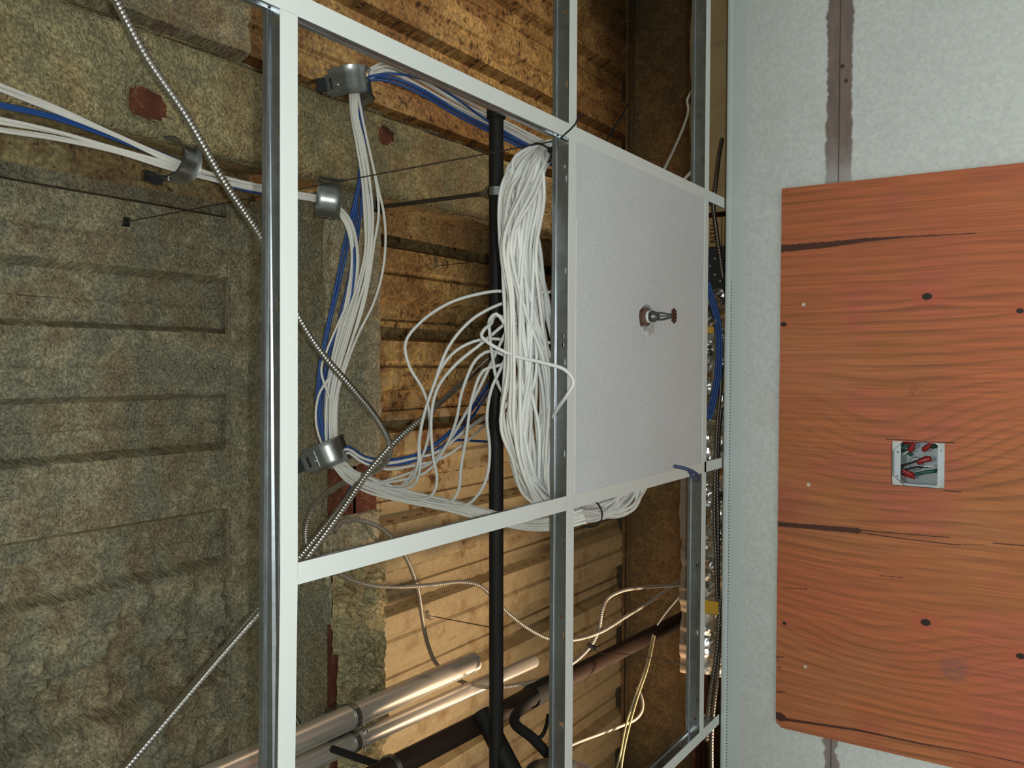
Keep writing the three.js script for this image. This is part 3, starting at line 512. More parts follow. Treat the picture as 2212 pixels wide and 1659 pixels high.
{ // foil duct with its strap at the lower edge
  const c = [-.9669,2.698,-1.6768], o = thing('foil_duct', 'shiny foil duct end with a black strap, cut off by the lower edge', 'duct', c);
  const ax = V([.55, .30, -.78]).normalize(), R0 = .094;
  const g = new THREE.CylinderGeometry(R0, R0, .5, 72, 40, true), p = g.attributes.position;
  for (let i = 0; i < p.count; i++) { const x = p.getX(i), y = p.getY(i), z = p.getZ(i), a = Math.atan2(z, x), f = 1 + .05 * (fbm(a * 6 + 20, y * 22 + 30, 4) - .5) + .025 * Math.abs(Math.sin(y * 60)); p.setX(i, x * f); p.setZ(i, z * f); }
  g.computeVertexNormals(); g.translate(0, -.22, 0); wpart('foil_sleeve', xf(g, c, ax.toArray()), M.foil, o);
  const st = new THREE.CylinderGeometry(R0 + .003, R0 + .003, .018, 48, 1, true); st.translate(0, -.01, 0); wpart('strap', xf(st, c, ax.toArray()), M.black, o, 'black band');
}

// ---------- cable hooks ----------
function jhook(label, c, along, up, r = .036, w = .052) {        // a J-shaped cradle: cables pass along 'along'
  const o = thing('cable_hook', label, 'cable hook', c), A = V(along).normalize(), U = V(up).normalize(), S = new THREE.Vector3().crossVectors(U, A).normalize(); U.crossVectors(A, S);
  const m = new THREE.Matrix4().makeBasis(S, U, A);
  const put = (g) => { g.applyMatrix4(m); return g; };
  const path = []; path.push([r, .036]); path.push([r, 0]); for (let k = 1; k <= 18; k++) { const a = -k / 18 * Math.PI; path.push([r * Math.cos(a), r * Math.sin(a)]); } path.push([-r, .022]); path.push([-r - .006, .030]);
  // band with flared rims
  const sh = grid(path.length - 1, 10, (u, v) => { const q = path[Math.round(u * (path.length - 1))], z = (v - .5) * w, fl = .004 * Math.pow(Math.abs(v - .5) * 2, 6), l = Math.hypot(q[0], Math.min(q[1], 0)) || 1; return [q[0] * (1 + fl / l * (q[1] <= 0 ? 1 : .6)), q[1] * (q[1] < 0 ? 1 + fl / l : 1), z]; });
  const sh2 = sh.clone(); { const p = sh2.attributes.position; for (let i = 0; i < p.count; i++) { const x = p.getX(i), y = p.getY(i), l = Math.hypot(x, Math.min(y, 0)); p.setXYZ(i, x * (1 - .0012 / l), y < 0 ? y * (1 - .0012 / l) : y, p.getZ(i)); } }
  part('cradle', put(join([sh, sh2])), M.hook, o);
  part('back_plate', put(join([box(r - .0005, r + .0015, .012, .044, -.021, .021)])), M.hook, o);
  part('lock_slot', put(box(r + .0008, r + .0026, .029, .034, -.012, .012)), M.dark, o);
  part('rivet', put(cyl([r + .001, .018, .003], [r + .0035, .018, .003], .004, 10)), M.bright, o);
  part('flange_clip', put(join([box(r - .002, r + .010, .043, .046, -.014, .014), box(r + .008, r + .0105, .043, .060, -.014, .014), box(r - .010, r + .0105, .058, .061, -.014, .014)])), M.steel, o, 'dark spring clip');
  return o;
}
const H1 = [0.3611,3.0769,-.9579], H2 = [0.6004,3.0541,-1.3741], H3 = [0.355,3.0918,-1.3431], H4 = [-.1933,3.0977,-1.3494];
jhook('curved galvanized cable hook beside the dark red bare patch, carrying the outermost cables', H1, V([0.3442,3.0845,-1.0483]).sub(V([0.3637,3.0616,-.8723])).toArray(), [.15, 1, .25], .033, .043);
jhook('galvanized cable hook at the top, where the bundle turns along the grid runner', H2, V([0.5466,3.0466,-1.3777]).sub(V([0.6662,3.0635,-1.3696])).toArray(), [0, 1, .35], .040, .062);
jhook('galvanized cable hook with a bright glint right beside the nearest cross tee', H3, V([0.3472,3.0518,-1.3693]).sub(V([0.3587,3.1285,-1.2951])).toArray(), [.35, 1, -.25], .038, .052);
jhook('tilted galvanized cable hook below, where the bundle fans out over the rust-red beam patch', H4, V([-.2536,3.0732,-1.364]).sub(V([-.133,3.1172,-1.3381])).toArray(), [0, 1, .4], .041, .056);

// ---------- data cables ----------
function along(path, n, R0, o) {                        // n cables side by side on one path; R0: spread in metres at each point (or one number)
  if (o.onward) { path = onward(path, o.onward); if (Array.isArray(R0)) R0 = [R0[0], ...R0]; }
  const P = path.map(V), out = [];
  for (let i = 0; i < n; i++) {
    const a = i * 2.399 + .4, rr0 = Math.sqrt((i + .5) / n), u = [Math.cos(a) * rr0, Math.sin(a) * rr0];
    const pts = P.map((p, k) => {
      const t = P[Math.min(k + 1, P.length - 1)].clone().sub(P[Math.max(k - 1, 0)]).normalize(), s = new THREE.Vector3().crossVectors(t, FWD).normalize(), w = new THREE.Vector3().crossVectors(s, t), R = (Array.isArray(R0) ? R0[k] : R0);
      const j = o.jit ?? .002; return p.clone().addScaledVector(s, u[0] * R + rr(-j, j)).addScaledVector(w, u[1] * R * (o.flat ?? .6) + rr(-j, j) * .5);
    });
    out.push(solo('data_cable', tube(pts, o.r ?? .0031, { k: 7, step: .014 }), o.mat, o.label, 'cable', o.group));
  }
  return out;
}
const wireCol = [M.cable, M.cableb];
{
  // the outermost run: from the left edge through two hooks
  const g1 = 'white cables in the outermost run', l1 = 'white data cable of the outermost run, passing through the hook beside the red patch';
  const hk = [0.3562,3.0782,-.9569], mid = [0.3498,3.0929,-1.0549], tt = [0.3503,3.0996,-1.2061], h3 = [0.348,3.0881,-1.3394], out = [0.3093,3.0578,-1.3643], d1 = [0.2426,3.0434,-1.3721], d2 = [0.1483,3.0505,-1.3711], d3 = [0.0433,3.0749,-1.3584], d4 = [-.0722,3.0943,-1.3487], d5 = [-.1883,3.0961,-1.3505];
  const tail = [mid, tt, h3, out, d1, d2, d3, d4, d5];
  const R = (a) => [a, .006, .012, .009, .008, .010, .012, .012, .012, .012, .012, .012];
  along([[0.3937,3.017,-.603], [0.3921,3.0599,-.7304], [0.378,3.0785,-.8495], hk, ...tail], 3, [.006, .004, .004, .006, .008, .008, .008, .010, .012, .012, .012, .012, .012], { mat: M.cableb, label: l1, group: g1, onward: 1.3 });
  along([[0.3447,3.0375,-.6122], [0.357,3.0693,-.7353], [0.3563,3.0846,-.8449], [0.3496,3.0795,-.9559], ...tail], 5, [.017, .011, .007, .007, .009, .008, .008, .010, .012, .012, .012, .012, .012], { mat: M.cableb, label: l1, group: g1, onward: 1.3, flat: .3 });
  along([[0.3715,3.0379,-.6126], [0.3807,3.0697,-.7357], [0.3775,3.0865,-.8562], [0.3602,3.0856,-.9641], [0.3449,3.1012,-1.0613], [0.3429,3.1073,-1.2129], h3, [0.309,3.0682,-1.3694], d1, d2, d3, d4, d5], 2, .003, { mat: M.blue, label: 'blue data cable of the outermost run, among white ones at the left edge', group: 'blue cables in the outermost run', onward: 1.3 });
}
{
  // the run between the top hook and the lower hook, slack in the middle
  const g = 'white cables slung between the top hook and the lower hook', l = 'white data cable slung between the top hook and the lower hook';
  const T = [0.6064,3.0475,-1.3786];
  along([[0.6319,3.0248,-1.4062], T, [0.5466,3.0516,-1.3744], [0.4756,3.0353,-1.3774], [0.4,3.0215,-1.3786], [0.3257,3.0145,-1.3813], [0.2464,3.0141,-1.3796], [0.1774,3.0264,-1.3757], [0.0881,3.0501,-1.3638], [-.0018,3.0775,-1.3555], [-.0822,3.0924,-1.3496], [-.1983,3.0892,-1.3548], [-.2334,3.0667,-1.3687]], 9, [.008, .012, .010, .010, .012, .011, .011, .015, .018, .018, .017, .014, .012], { mat: M.cableb, label: l, group: g, flat: .7 });
  along([[0.6299,3.0298,-1.4029], T, [0.5496,3.0436,-1.3918], [0.4908,3.0428,-1.3968], [0.4216,3.0494,-1.3967], [0.3418,3.0651,-1.3903], [0.2609,3.0781,-1.3797], [0.1598,3.0943,-1.3665], [0.0587,3.1121,-1.3522], [-.0222,3.1226,-1.3433], [-.1131,3.1211,-1.3419], [-.1989,3.1012,-1.3529]], 2, .004, { mat: M.blue, label: 'blue data cable bowing out on its own beside the white bundle', group: 'blue cables beside the white bundle' });
  along([[0.6249,3.0314,-1.4017], T, [0.541,3.052,-1.392], [0.4619,3.0492,-1.3979], [0.3732,3.0581,-1.4017], [0.282,3.0617,-1.397], [0.2004,3.0654,-1.3866], [0.1094,3.0816,-1.3736], [0.0183,3.1013,-1.3583], [-.0626,3.1169,-1.346], [-.1434,3.1089,-1.3493], [-.1994,3.0998,-1.3598]], 2, .006, { mat: M.blue, label: 'blue data cable half hidden under the white bundle', group: 'blue cables under the white bundle' });
  solo('data_cable', tube([T, [0.5268,3.0346,-1.3851], [0.4348,3.0097,-1.3872], [0.3744,2.9937,-1.3902], [0.3241,2.9804,-1.3917], [0.265,2.9762,-1.393], [0.1959,2.9809,-1.3882], [0.1325,3.0024,-1.3844], [0.068,3.0313,-1.3697], [-.0017,3.0598,-1.3612], [-.0922,3.0856,-1.3539], [-.1982,3.0824,-1.3593]], .0029, { k: 7 }), M.cableb, 'single white cable bowing farthest out from the slung bundle', 'cable');
  solo('data_cable', tube([T, [0.5168,3.0328,-1.3861], [0.4249,3.0078,-1.3882], [0.3645,2.9952,-1.389], [0.32,2.9928,-1.3894], [0.2557,3.0001,-1.383], [0.1869,3.0107,-1.3803], [0.1178,3.0255,-1.3748], [0.0432,3.0494,-1.3631], [-.0317,3.071,-1.3531], [-.1124,3.0886,-1.3514], [-.1983,3.0841,-1.3582]], .0029, { k: 7 }), M.cableb, 'single white cable just outside the slung bundle, crossing the rod clamp', 'cable');
  solo('data_cable', tube([[-.0716,3.0851,-1.3368], [-.0119,3.101,-1.3278], [0.028,3.0925,-1.3344], [0.0879,3.0726,-1.349], [0.1383,3.0586,-1.3655], [0.1888,3.0521,-1.377]], .0027, { k: 7 }), M.cableb, 'single white cable crossing over the blue ones in the slung bundle', 'cable');
  solo('data_cable', tube([[-.0269,3.0894,-1.341], [-.0618,3.1036,-1.3249], [-.112,3.1131,-1.3233], [-.1573,3.1094,-1.3306], [-.2034,3.0975,-1.3492]], .0028, { k: 7 }), M.cableb, 'single white cable bowing toward the nearest cross tee above the lower hook', 'cable');
  // from the top hook along the runner to the coil
  const tie = [0.412,2.5732,-1.3986];
  along([T, [0.6333,3.0367,-1.4104], [0.651,3.0143,-1.4376], [0.6357,2.9804,-1.4834], [0.6033,2.9393,-1.5815], [0.5735,2.8956,-1.7053], [0.5369,2.8361,-1.7556], [0.4992,2.7746,-1.7711], [0.4597,2.7135,-1.7625]], 7, [.012, .012, .012, .012, .013, .013, .014, .014, .014], { mat: M.cableb, label: 'white data cable of the bundle following the grid runner to the coil', group: 'white cables along the grid runner' });
  along([T, [0.6219,3.0247,-1.406], [0.6214,2.9945,-1.4379], [0.6019,2.9564,-1.4864], [0.573,2.924,-1.5788], [0.5466,2.8895,-1.6967], [0.5101,2.8303,-1.7467], [0.4728,2.7737,-1.7591], [0.435,2.7176,-1.7592]], 4, [.006, .006, .007, .009, .009, .009, .009, .009, .009], { mat: M.blue, label: 'blue data cable of the bundle following the grid runner to the coil', group: 'blue cables along the grid runner' });
  solo('data_cable', tube([T, [0.6192,3.0109,-1.3911], [0.6235,2.9663,-1.4206], [0.6145,2.9249,-1.4715], [0.5942,2.9046,-1.5443], [0.5793,2.9092,-1.6486], [0.5402,2.862,-1.7146], [0.4926,2.7882,-1.762]], .0029, { k: 7 }), M.blue, 'blue data cable lying over the white ones beside the grid runner', 'cable');
}
{
  // below the lower hook
  const H = [-.1983,3.0892,-1.3548];
  along([H, [-.2342,3.0563,-1.3636], [-.2538,2.9952,-1.3674], [-.2692,2.911,-1.3745], [-.281,2.8075,-1.3825], [-.2917,2.7023,-1.3796], [-.2986,2.6147,-1.3772], [-.2866,2.5356,-1.3638], [-.2718,2.4894,-1.3885]], 10, [.014, .016, .018, .015, .012, .011, .010, .012, .014], { mat: M.cableb, label: 'white data cable fanning from the lower hook to the foot of the coil', group: 'white cables from the lower hook to the coil', flat: .5 });
  along([H, [-.1801,3.0588,-1.3633], [-.1989,3.0248,-1.3733], [-.2075,2.9763,-1.393], [-.1982,2.9219,-1.4171], [-.1703,2.877,-1.4473], [-.1233,2.8564,-1.51], [-.0673,2.8993,-1.6508], [0,2.8987,-1.7247]], 4, [.006, .008, .010, .012, .014, .014, .013, .012, .012], { mat: M.blue, label: 'blue data cable curving from the lower hook to behind the black pipe', group: 'blue cables from the lower hook' });
  along([H, [-.1836,3.0535,-1.3607], [-.2023,3.0196,-1.3706], [-.2128,2.9712,-1.3902], [-.206,2.9201,-1.418], [-.188,2.8743,-1.4487], [-.1515,2.8517,-1.5123], [-.1246,2.8948,-1.6523], [-.1002,2.8878,-1.7294]], 4, [.006, .008, .012, .014, .016, .018, .02, .02, .02], { mat: M.cableb, label: 'white data cable curving beside the blue ones from the lower hook', group: 'white cables beside the blue ones' });
  solo('data_cable', tube([[-.194,2.889,-1.4388], [-.1641,2.8585,-1.4716], [-.1706,2.8713,-1.5828], [-.1806,2.8769,-1.6746]], .0029, { k: 7 }), M.blue, 'short stretch of blue cable reaching the black pipe on its own', 'cable');
  const LL = ['loose white cable swinging farthest out from the coil in a wide arc', 'loose white cable in the second widest arc left of the coil', 'loose white cable leaving the coil beside the small curl', 'loose white cable bending down just above the blue cables', 'loose white cable hooking back sharply at the foot of the loops', 'loose white cable hanging nearly straight left of the black pipe', 'loose white cable hanging closest to the black pipe', 'loose white cable slanting down across the blue cables to the bundle']; let li = 0;
  const low = (...p) => solo('data_cable', tube(onward(p, .09), .0030, { k: 7 }), M.cable, LL[li++], 'cable', 'loose white loops left of the coil');
  low([0.1232,2.569,-1.2863], [0.1312,2.5875,-1.2623], [0.1261,2.6307,-1.2457], [0.1117,2.6837,-1.2344], [0.0797,2.744,-1.2298], [0.042,2.7805,-1.2288], [-.0009,2.7871,-1.2473], [-.0429,2.7789,-1.2756], [-.0736,2.7822,-1.2966], [-.1282,2.8035,-1.3291], [-.2084,2.8621,-1.3603], [-.2611,2.9339,-1.3716], [-.2499,2.9952,-1.3675], [-.2222,3.0623,-1.3599]);
  low([0.1149,2.5757,-1.2817], [0.1075,2.5919,-1.2588], [0.0817,2.6368,-1.2406], [0.0344,2.6825,-1.2332], [-.0345,2.7224,-1.2412], [-.0962,2.7631,-1.2607], [-.152,2.7943,-1.2867], [-.2012,2.8176,-1.318], [-.2461,2.8694,-1.3546], [-.2577,2.9273,-1.3641], [-.2499,2.9952,-1.3675], [-.2222,3.0623,-1.3599]);
  low([0.0455,2.587,-1.2845], [0.0477,2.6215,-1.2618], [0.0346,2.6617,-1.2469], [0.0062,2.6999,-1.245], [-.0521,2.7403,-1.2529], [-.1334,2.7882,-1.2792], [-.191,2.8152,-1.3079], [-.2428,2.8838,-1.3572], [-.2562,2.9637,-1.3761], [-.2499,2.9952,-1.3675], [-.2222,3.0623,-1.3599]);
  low([0.0165,2.5844,-1.2734], [0.0262,2.6085,-1.2578], [0.0122,2.6347,-1.2522], [-.0424,2.6724,-1.2619], [-.1046,2.7122,-1.294], [-.1626,2.7663,-1.3288], [-.2152,2.8336,-1.355], [-.2423,2.9276,-1.3643], [-.2499,2.9952,-1.3675], [-.2222,3.0623,-1.3599]);
  low([0.0734,2.5831,-1.2637], [0.0392,2.6224,-1.249], [-.0004,2.6736,-1.2382], [-.0429,2.7173,-1.2443], [-.0955,2.7445,-1.261], [-.1686,2.7662,-1.2927], [-.227,2.7836,-1.3278], [-.2606,2.8125,-1.3438], [-.2725,2.869,-1.3542], [-.2677,2.9125,-1.3616], [-.246,3.0076,-1.3594]);
  low([-0,2.5922,-1.2559], [-.0083,2.6182,-1.2505], [-.0588,2.6522,-1.2628], [-.1289,2.6833,-1.2885], [-.1949,2.7208,-1.322], [-.2449,2.7485,-1.3504], [-.2724,2.7815,-1.3639], [-.2677,2.9125,-1.3616], [-.246,3.0076,-1.3594]);
  low([-.0081,2.583,-1.2498], [-.0408,2.6004,-1.2495], [-.0909,2.6179,-1.2606], [-.1515,2.6299,-1.2871], [-.2059,2.6505,-1.3081], [-.248,2.689,-1.3296], [-.2722,2.7345,-1.3469], [-.2677,2.9125,-1.3616], [-.246,3.0076,-1.3594]);
  low([0.0164,2.6029,-1.2613], [-.0336,2.6387,-1.2724], [-.0958,2.7,-1.3023], [-.1545,2.7688,-1.3393], [-.1965,2.8261,-1.3604], [-.2326,2.9197,-1.3698], [-.2499,2.9952,-1.3675], [-.2222,3.0623,-1.3599]);
  const fl = [0.0359,2.5395,-1.1478];
  solo('data_cable', tube([[0.0499,2.5388,-1.3163], [0.0725,2.5518,-1.2604], [0.0851,2.5673,-1.2146], [0.0694,2.5578,-1.1845], [0.0592,2.5552,-1.162], [0.0482,2.553,-1.1512], [0.0337,2.5332,-1.1519], [0.0166,2.5001,-1.1673], [0.0048,2.4541,-1.1853], [-.0068,2.4213,-1.1982], [-.0259,2.4095,-1.2031], [-.0454,2.4207,-1.2036], [-.0762,2.4602,-1.2331], [-.1121,2.5032,-1.2877]], .0030, { k: 8, step: .006 }), M.cable, 'single white cable looping forward in front of the shiny grid web', 'cable');
  solo('data_cable', tube([[0.0003,2.5373,-1.2681], [0.0395,2.5449,-1.2282], [0.07,2.5441,-1.2055], [0.0864,2.5504,-1.1898], [0.0776,2.565,-1.192], [0.0551,2.5761,-1.208], [0.016,2.5886,-1.2348], [-.0328,2.5966,-1.2641], [-.0761,2.6001,-1.3207]], .0030, { k: 8, step: .006 }), M.cable, 'single white cable with a small curl in front of the black pipe', 'cable');
}
{
  // the coil itself, lying across the grid and the tile
  const T0 = V([0.3923,2.535,-1.3382]), U0 = V([-.2865,2.53,-1.4632]);
  const base = 2.497, L1 = [-.0874,2.53,-1.1723], L2 = [-.1504,2.53,-1.1976], L3 = [-.2154,2.53,-1.2559];
  seed = 4242;
  for (let i = 0; i < 54; i++) {
    const q = Math.sqrt(rnd()) * .9 + .1, a = rr(0, 1), b = rr(0, 1), c = rr(0, 1), yy = base + rr(0, .07);
    const zn = (k, s) => -1.168 - 1.4 * (yy - 2.53) - .215 * Math.pow(k, 1.1) - s;
    const y = () => yy + rr(-.006, .010), jt = (s) => rr(-s, s), bulge = i < 7 ? 0 : 1;
    const pts = [
      [T0.x + jt(.009), T0.y + jt(.010), T0.z + jt(.010)],
      [.345 + jt(.010), y(), -1.262 + jt(.018)],
      [.29 + jt(.015), y(), lerp(-1.210, -1.262, a)],
      [.20 + jt(.02), y(), lerp(zn(a * .55, .008), zn(b, 0), .12)],
      [.09 + jt(.02), y(), lerp(zn(a * .7, 0), zn(b, 0), .45)],
      [-.02 + jt(.02), y(), lerp(zn(a, 0), zn(b, 0), .8)],
      [L1[0] + jt(.02), y(), L1[2] - 1.4 * (yy - 2.53) - .19 * b],
      [L2[0] + jt(.015), y(), L2[2] - 1.4 * (yy - 2.53) - .15 * b],
      [L3[0] + jt(.012), y(), L3[2] - 1.2 * (yy - 2.53) - .085 * b],
      [U0.x + jt(.012), U0.y + rr(-.012, .03), U0.z + jt(.014)],
      [-.275 + jt(.02), y(), -1.60 + jt(.05) * (i % 5 ? 1 : 2)],
      [-.17 + jt(.03), y(), -1.69 + jt(.05)],
      [.02 + jt(.03), y(), -1.67 - .05 * c],
      [.22 + jt(.03), y(), -1.58 - .06 * c],
      [.35 + jt(.012), y(), -1.42 + jt(.02)],
    ].map((p) => [p[0], Math.max(p[1], base), p[2]]);
    solo('data_cable', tube(pts, .0033, { closed: true, k: 8, step: .011 }), i % 3 ? M.cable : M.cableb, 'white data cable wound in the big tied coil lying on the ceiling grid', 'cable', 'white cables of the coil');
  }
  // stray turns that leave the coil at the foot
  for (const p of [[[-.2973,2.55,-1.4868], [-.3158,2.56,-1.5947], [-.3154,2.56,-1.7037], [-.2827,2.56,-1.7861], [-.2233,2.53,-1.7563]], [[-.29,2.55,-1.5], [-.2944,2.56,-1.6367], [-.2904,2.56,-1.7381], [-.2573,2.55,-1.7714], [-.2119,2.53,-1.7439]]])
    solo('data_cable', tube(p, .0029, { k: 7 }), M.cable, 'white cable straying from the foot of the coil beneath the tile corner', 'cable', 'strays at the foot of the coil');
  const loop = (name, label, c, axis, r, tail) => { const o = thing(name, label, 'cable tie', c); const pts = []; const A = V(axis).normalize(), S = new THREE.Vector3().crossVectors(A, FWD).normalize(), W = new THREE.Vector3().crossVectors(S, A); for (let k = 0; k < 14; k++) { const t = k / 14 * Math.PI * 2; pts.push(V(c).addScaledVector(S, Math.cos(t) * r[0]).addScaledVector(W, Math.sin(t) * r[1])); } wpart('band', tube(pts, .0016, { closed: true, k: 6 }), M.black, o); if (tail) { wpart('tail', tube(tail, .0013, { k: 6 }), M.black, o); const h = rbox(.007, .006, .006, .001); h.translate(...tail[0]); wpart('head', h, M.black, o); } return o; };
  { const q = [[0.3847,2.5513,-1.2925], [0.381,2.5207,-1.2647], [0.3715,2.4963,-1.2506], [0.3625,2.4851,-1.2517], [0.3529,2.4856,-1.2572], [0.347,2.5042,-1.2747], [0.4083,2.6513,-1.4788], [0.4176,2.647,-1.4459]], hd = q[3], o = thing('cable_tie', 'black cable tie with a long tail around the top of the coil', 'cable tie', hd);
    wpart('band', tube(q, .0017, { closed: true, k: 6 }), M.black, o); wpart('tail', tube([hd, [0.3815,2.4788,-1.2684], [0.3681,2.4313,-1.2034], [0.3789,2.4069,-1.1959], [0.3955,2.4126,-1.2165], [0.4147,2.4267,-1.2556]], .0014, { k: 6 }), M.black, o); wpart('head', rbox(.009, .007, .007, .0015).translate(...hd), M.black, o); }
  loop('cable_tie', 'black cable tie around the foot of the coil below the tile corner', V([-.2848,2.536,-1.4855]).toArray(), [.3, 0, -1], [.032, .034]);
}

// ---------- armoured cables ----------
const mc = (label, pts, r, mat = M.armour, pitch = .0062, on = '') =>
  (on.includes('a') && (pts = onward(pts, .9)), on.includes('b') && (pts = onward(pts, .9, true)), solo('armoured_cable', armour(pts, r, pitch), mat, label, 'armoured cable'));
mc('thick steel armoured cable from the top edge bending back beside the lower hook', [[0.5202,2.8613,-.6967], [0.4902,2.8716,-.7251], [0.443,2.8785,-.7673], [0.3781,2.8757,-.8274], [0.2899,2.8824,-.9046], [0.214,2.8891,-.982], [0.1492,2.8982,-1.0343], [0.0774,2.8977,-1.0807], [0.0204,2.8944,-1.1293], [-.0433,2.8834,-1.1948], [-.0967,2.8817,-1.2545], [-.1431,2.8868,-1.2979], [-.1718,2.9017,-1.3232], [-.2046,2.9375,-1.3467], [-.2322,2.9988,-1.3656], [-.2529,3.0701,-1.378], [-.2889,3.145,-1.3877], [-.3354,3.2035,-1.3958], [-.386,3.2284,-1.4022], [-.4181,3.2261,-1.4029]], .0066, M.armour, .0062, 'a');
mc('upper strand of steel armoured cable running from behind the coil to the lower edge', [[0.0615,2.9078,-1.7682], [0.0107,2.9027,-1.6625], [-.0374,2.8816,-1.5434], [-.0958,2.8717,-1.4168], [-.1582,2.8923,-1.3238], [-.2066,2.9066,-1.2712], [-.2863,2.9143,-1.1923], [-.3602,2.9289,-1.121], [-.4429,2.9515,-1.0321], [-.5145,2.979,-.9643], [-.5935,3.0098,-.8942], [-.6804,3.0463,-.82]], .0064, M.armour, .0062, 'b');
mc('short second strand of steel armoured cable alongside, behind the nearest cross tee', [[-.2526,3.0113,-1.3449], [-.2824,2.9926,-1.2846], [-.3151,2.9826,-1.2304], [-.3783,2.9884,-1.1532], [-.4542,2.9928,-1.0586], [-.529,3.0149,-.9822], [-.5905,3.0295,-.9172], [-.6574,3.0519,-.8529]], .0064);
{ // bare end of blue cable under the strands
  solo('data_cable', tube([[-.2628,3.0421,-1.3603], [-.2821,3.0329,-1.3299], [-.293,3.0211,-1.3015]], .0035, { k: 7 }), M.blue, 'scrap of blue cable between the two armoured strands', 'cable');
}
mc('thin armoured cable dropping behind the thicker conduit and rising to the far tie', [[-.38,3.1441,-1.4099], [-.3623,3.1517,-1.4412], [-.365,3.1467,-1.4924], [-.3834,3.1304,-1.5386], [-.4222,3.1241,-1.5896], [-.4827,3.136,-1.6522], [-.5773,3.1626,-1.7281], [-.6848,3.2007,-1.796], [-.7726,3.2247,-1.8498], [-.8447,3.2323,-1.9029], [-.8931,3.2072,-1.9541], [-.8865,3.0791,-1.9428], [-.8785,3.0153,-1.985], [-.859,2.9517,-2.0274], [-.8289,2.9078,-2.1049], [-.7943,2.8847,-2.157], [-.7504,2.8738,-2.1892], [-.7002,2.8715,-2.2039], [-.6736,2.8689,-2.2303], [-.6558,2.8445,-2.2708], [-.6535,2.7958,-2.3507], [-.6578,2.7543,-2.4259], [-.661,2.6946,-2.5369]], .0056, M.armourold);
mc('thin armoured cable sagging past the black pipe and rising to the wall', [[-.4077,3.183,-1.3596], [-.4371,3.186,-1.4048], [-.4939,3.1872,-1.4744], [-.5328,3.1788,-1.5509], [-.5546,3.1619,-1.6333], [-.566,3.132,-1.7245], [-.5711,3.0883,-1.825], [-.5845,3.065,-1.8639], [-.618,3.047,-1.8989], [-.667,3.0231,-1.9374], [-.7167,2.9858,-1.9846], [-.7505,2.9481,-2.0325], [-.7667,2.9088,-2.1059], [-.7579,2.868,-2.1809], [-.7314,2.8343,-2.2756], [-.6959,2.792,-2.3762], [-.6656,2.7621,-2.4445], [-.6305,2.7097,-2.5757]], .0056, M.armourold);
mc('short piece of thin armoured cable above the thicker conduit, beside the nearest cross tee', [[-.7603,3.2808,-1.3821], [-.8224,3.2752,-1.4082], [-.8657,3.2749,-1.4312], [-.9139,3.2931,-1.466]], .0050);
{
  const o = thing('cable_tie', 'black tie and its thin strap holding the thin armoured cable far back', 'cable tie', [-.793,2.8803,-2.1599]);
  wpart('band', tube([[-.7826,2.8808,-2.1359], [-.7891,2.8709,-2.1422], [-.7929,2.8611,-2.1486]], .006, { k: 8 }), M.black, o); wpart('strap', tube([[-.7904,2.8676,-2.1443], [-.8013,2.8519,-2.1424], [-.7916,2.7769,-2.1442], [-.7894,2.6766,-2.1504], [-.7997,2.5817,-2.1766]], .0013, { k: 6 }), M.wire, o);
}
// ---------- loose cables and wires ----------
const one = (label, mat, r, ...p) => solo('loose_cable', tube(p, r, { k: 8 }), mat, label, 'cable');
one('loose white cable hanging in the dark bay near the wall, above the tile', M.cableb, .0034, [0.7847,2.6442,-2.2953], [0.7641,2.6504,-2.2907], [0.7435,2.6597,-2.284], [0.7092,2.6494,-2.266], [0.6647,2.6398,-2.2233], [0.6011,2.6312,-2.1555], [0.5387,2.6149,-2.0689], [0.4815,2.5974,-1.9831], [0.4304,2.5813,-1.9086]);
one('short bright end of white cable next to the farthest cross tee', M.cableb, .0038, [0.3364,2.459,-1.6686], [0.403,2.5277,-1.8713], [0.4287,2.5237,-1.9105], [0.4494,2.5247,-1.9464], [0.4796,2.5292,-2.004], [0.5095,2.5349,-2.0609]);
one('beige cable kinked in the far bay above the foil duct', M.beige, .0040, [-1.0284,2.8819,-1.9733], [-1.0147,2.8558,-2.0147], [-1.0078,2.8227,-2.0846], [-1.0059,2.7912,-2.1772], [-1.0038,2.777,-2.2345], [-.992,2.7725,-2.2617], [-.9785,2.7779,-2.2825], [-.9607,2.7911,-2.2982], [-.9527,2.8186,-2.3282]);
one('yellowish cable hanging steeply in the far bay, the left of a pair', M.cream, .0030, [-1.1077,2.757,-2.0535], [-1.0516,2.7603,-2.1006], [-.9988,2.775,-2.1642], [-.9406,2.7803,-2.234], [-.8891,2.7844,-2.3044], [-.8577,2.7986,-2.3677], [-.821,2.8148,-2.4298]);
one('yellowish cable hanging steeply in the far bay, the right of a pair', M.cream, .0030, [-1.1076,2.7437,-2.0623], [-1.0391,2.7521,-2.1063], [-.9884,2.7644,-2.1714], [-.9405,2.7736,-2.2383], [-.8891,2.7787,-2.3082], [-.8549,2.7929,-2.3715], [-.8238,2.81,-2.4329]);
one('thin grey cable slanting behind the brown-black pipe', M.cable, .0026, [-.8676,2.9087,-2.6782], [-.8097,2.8636,-2.6494], [-.7563,2.8169,-2.6217], [-.7013,2.7699,-2.5941]);
one('blue cable end hooked over the tee at the lower tile corner', std({ color: new THREE.Color(.035, .05, .13), roughness: .5 }), .0034, [-.1884,2.3752,-1.5317], [-.1906,2.3622,-1.5366], [-.1958,2.3476,-1.5461], [-.2055,2.3394,-1.5608], [-.2135,2.3419,-1.577], [-.2217,2.3599,-1.6068], [-.2192,2.3773,-1.6313], [-.21,2.395,-1.6559]);
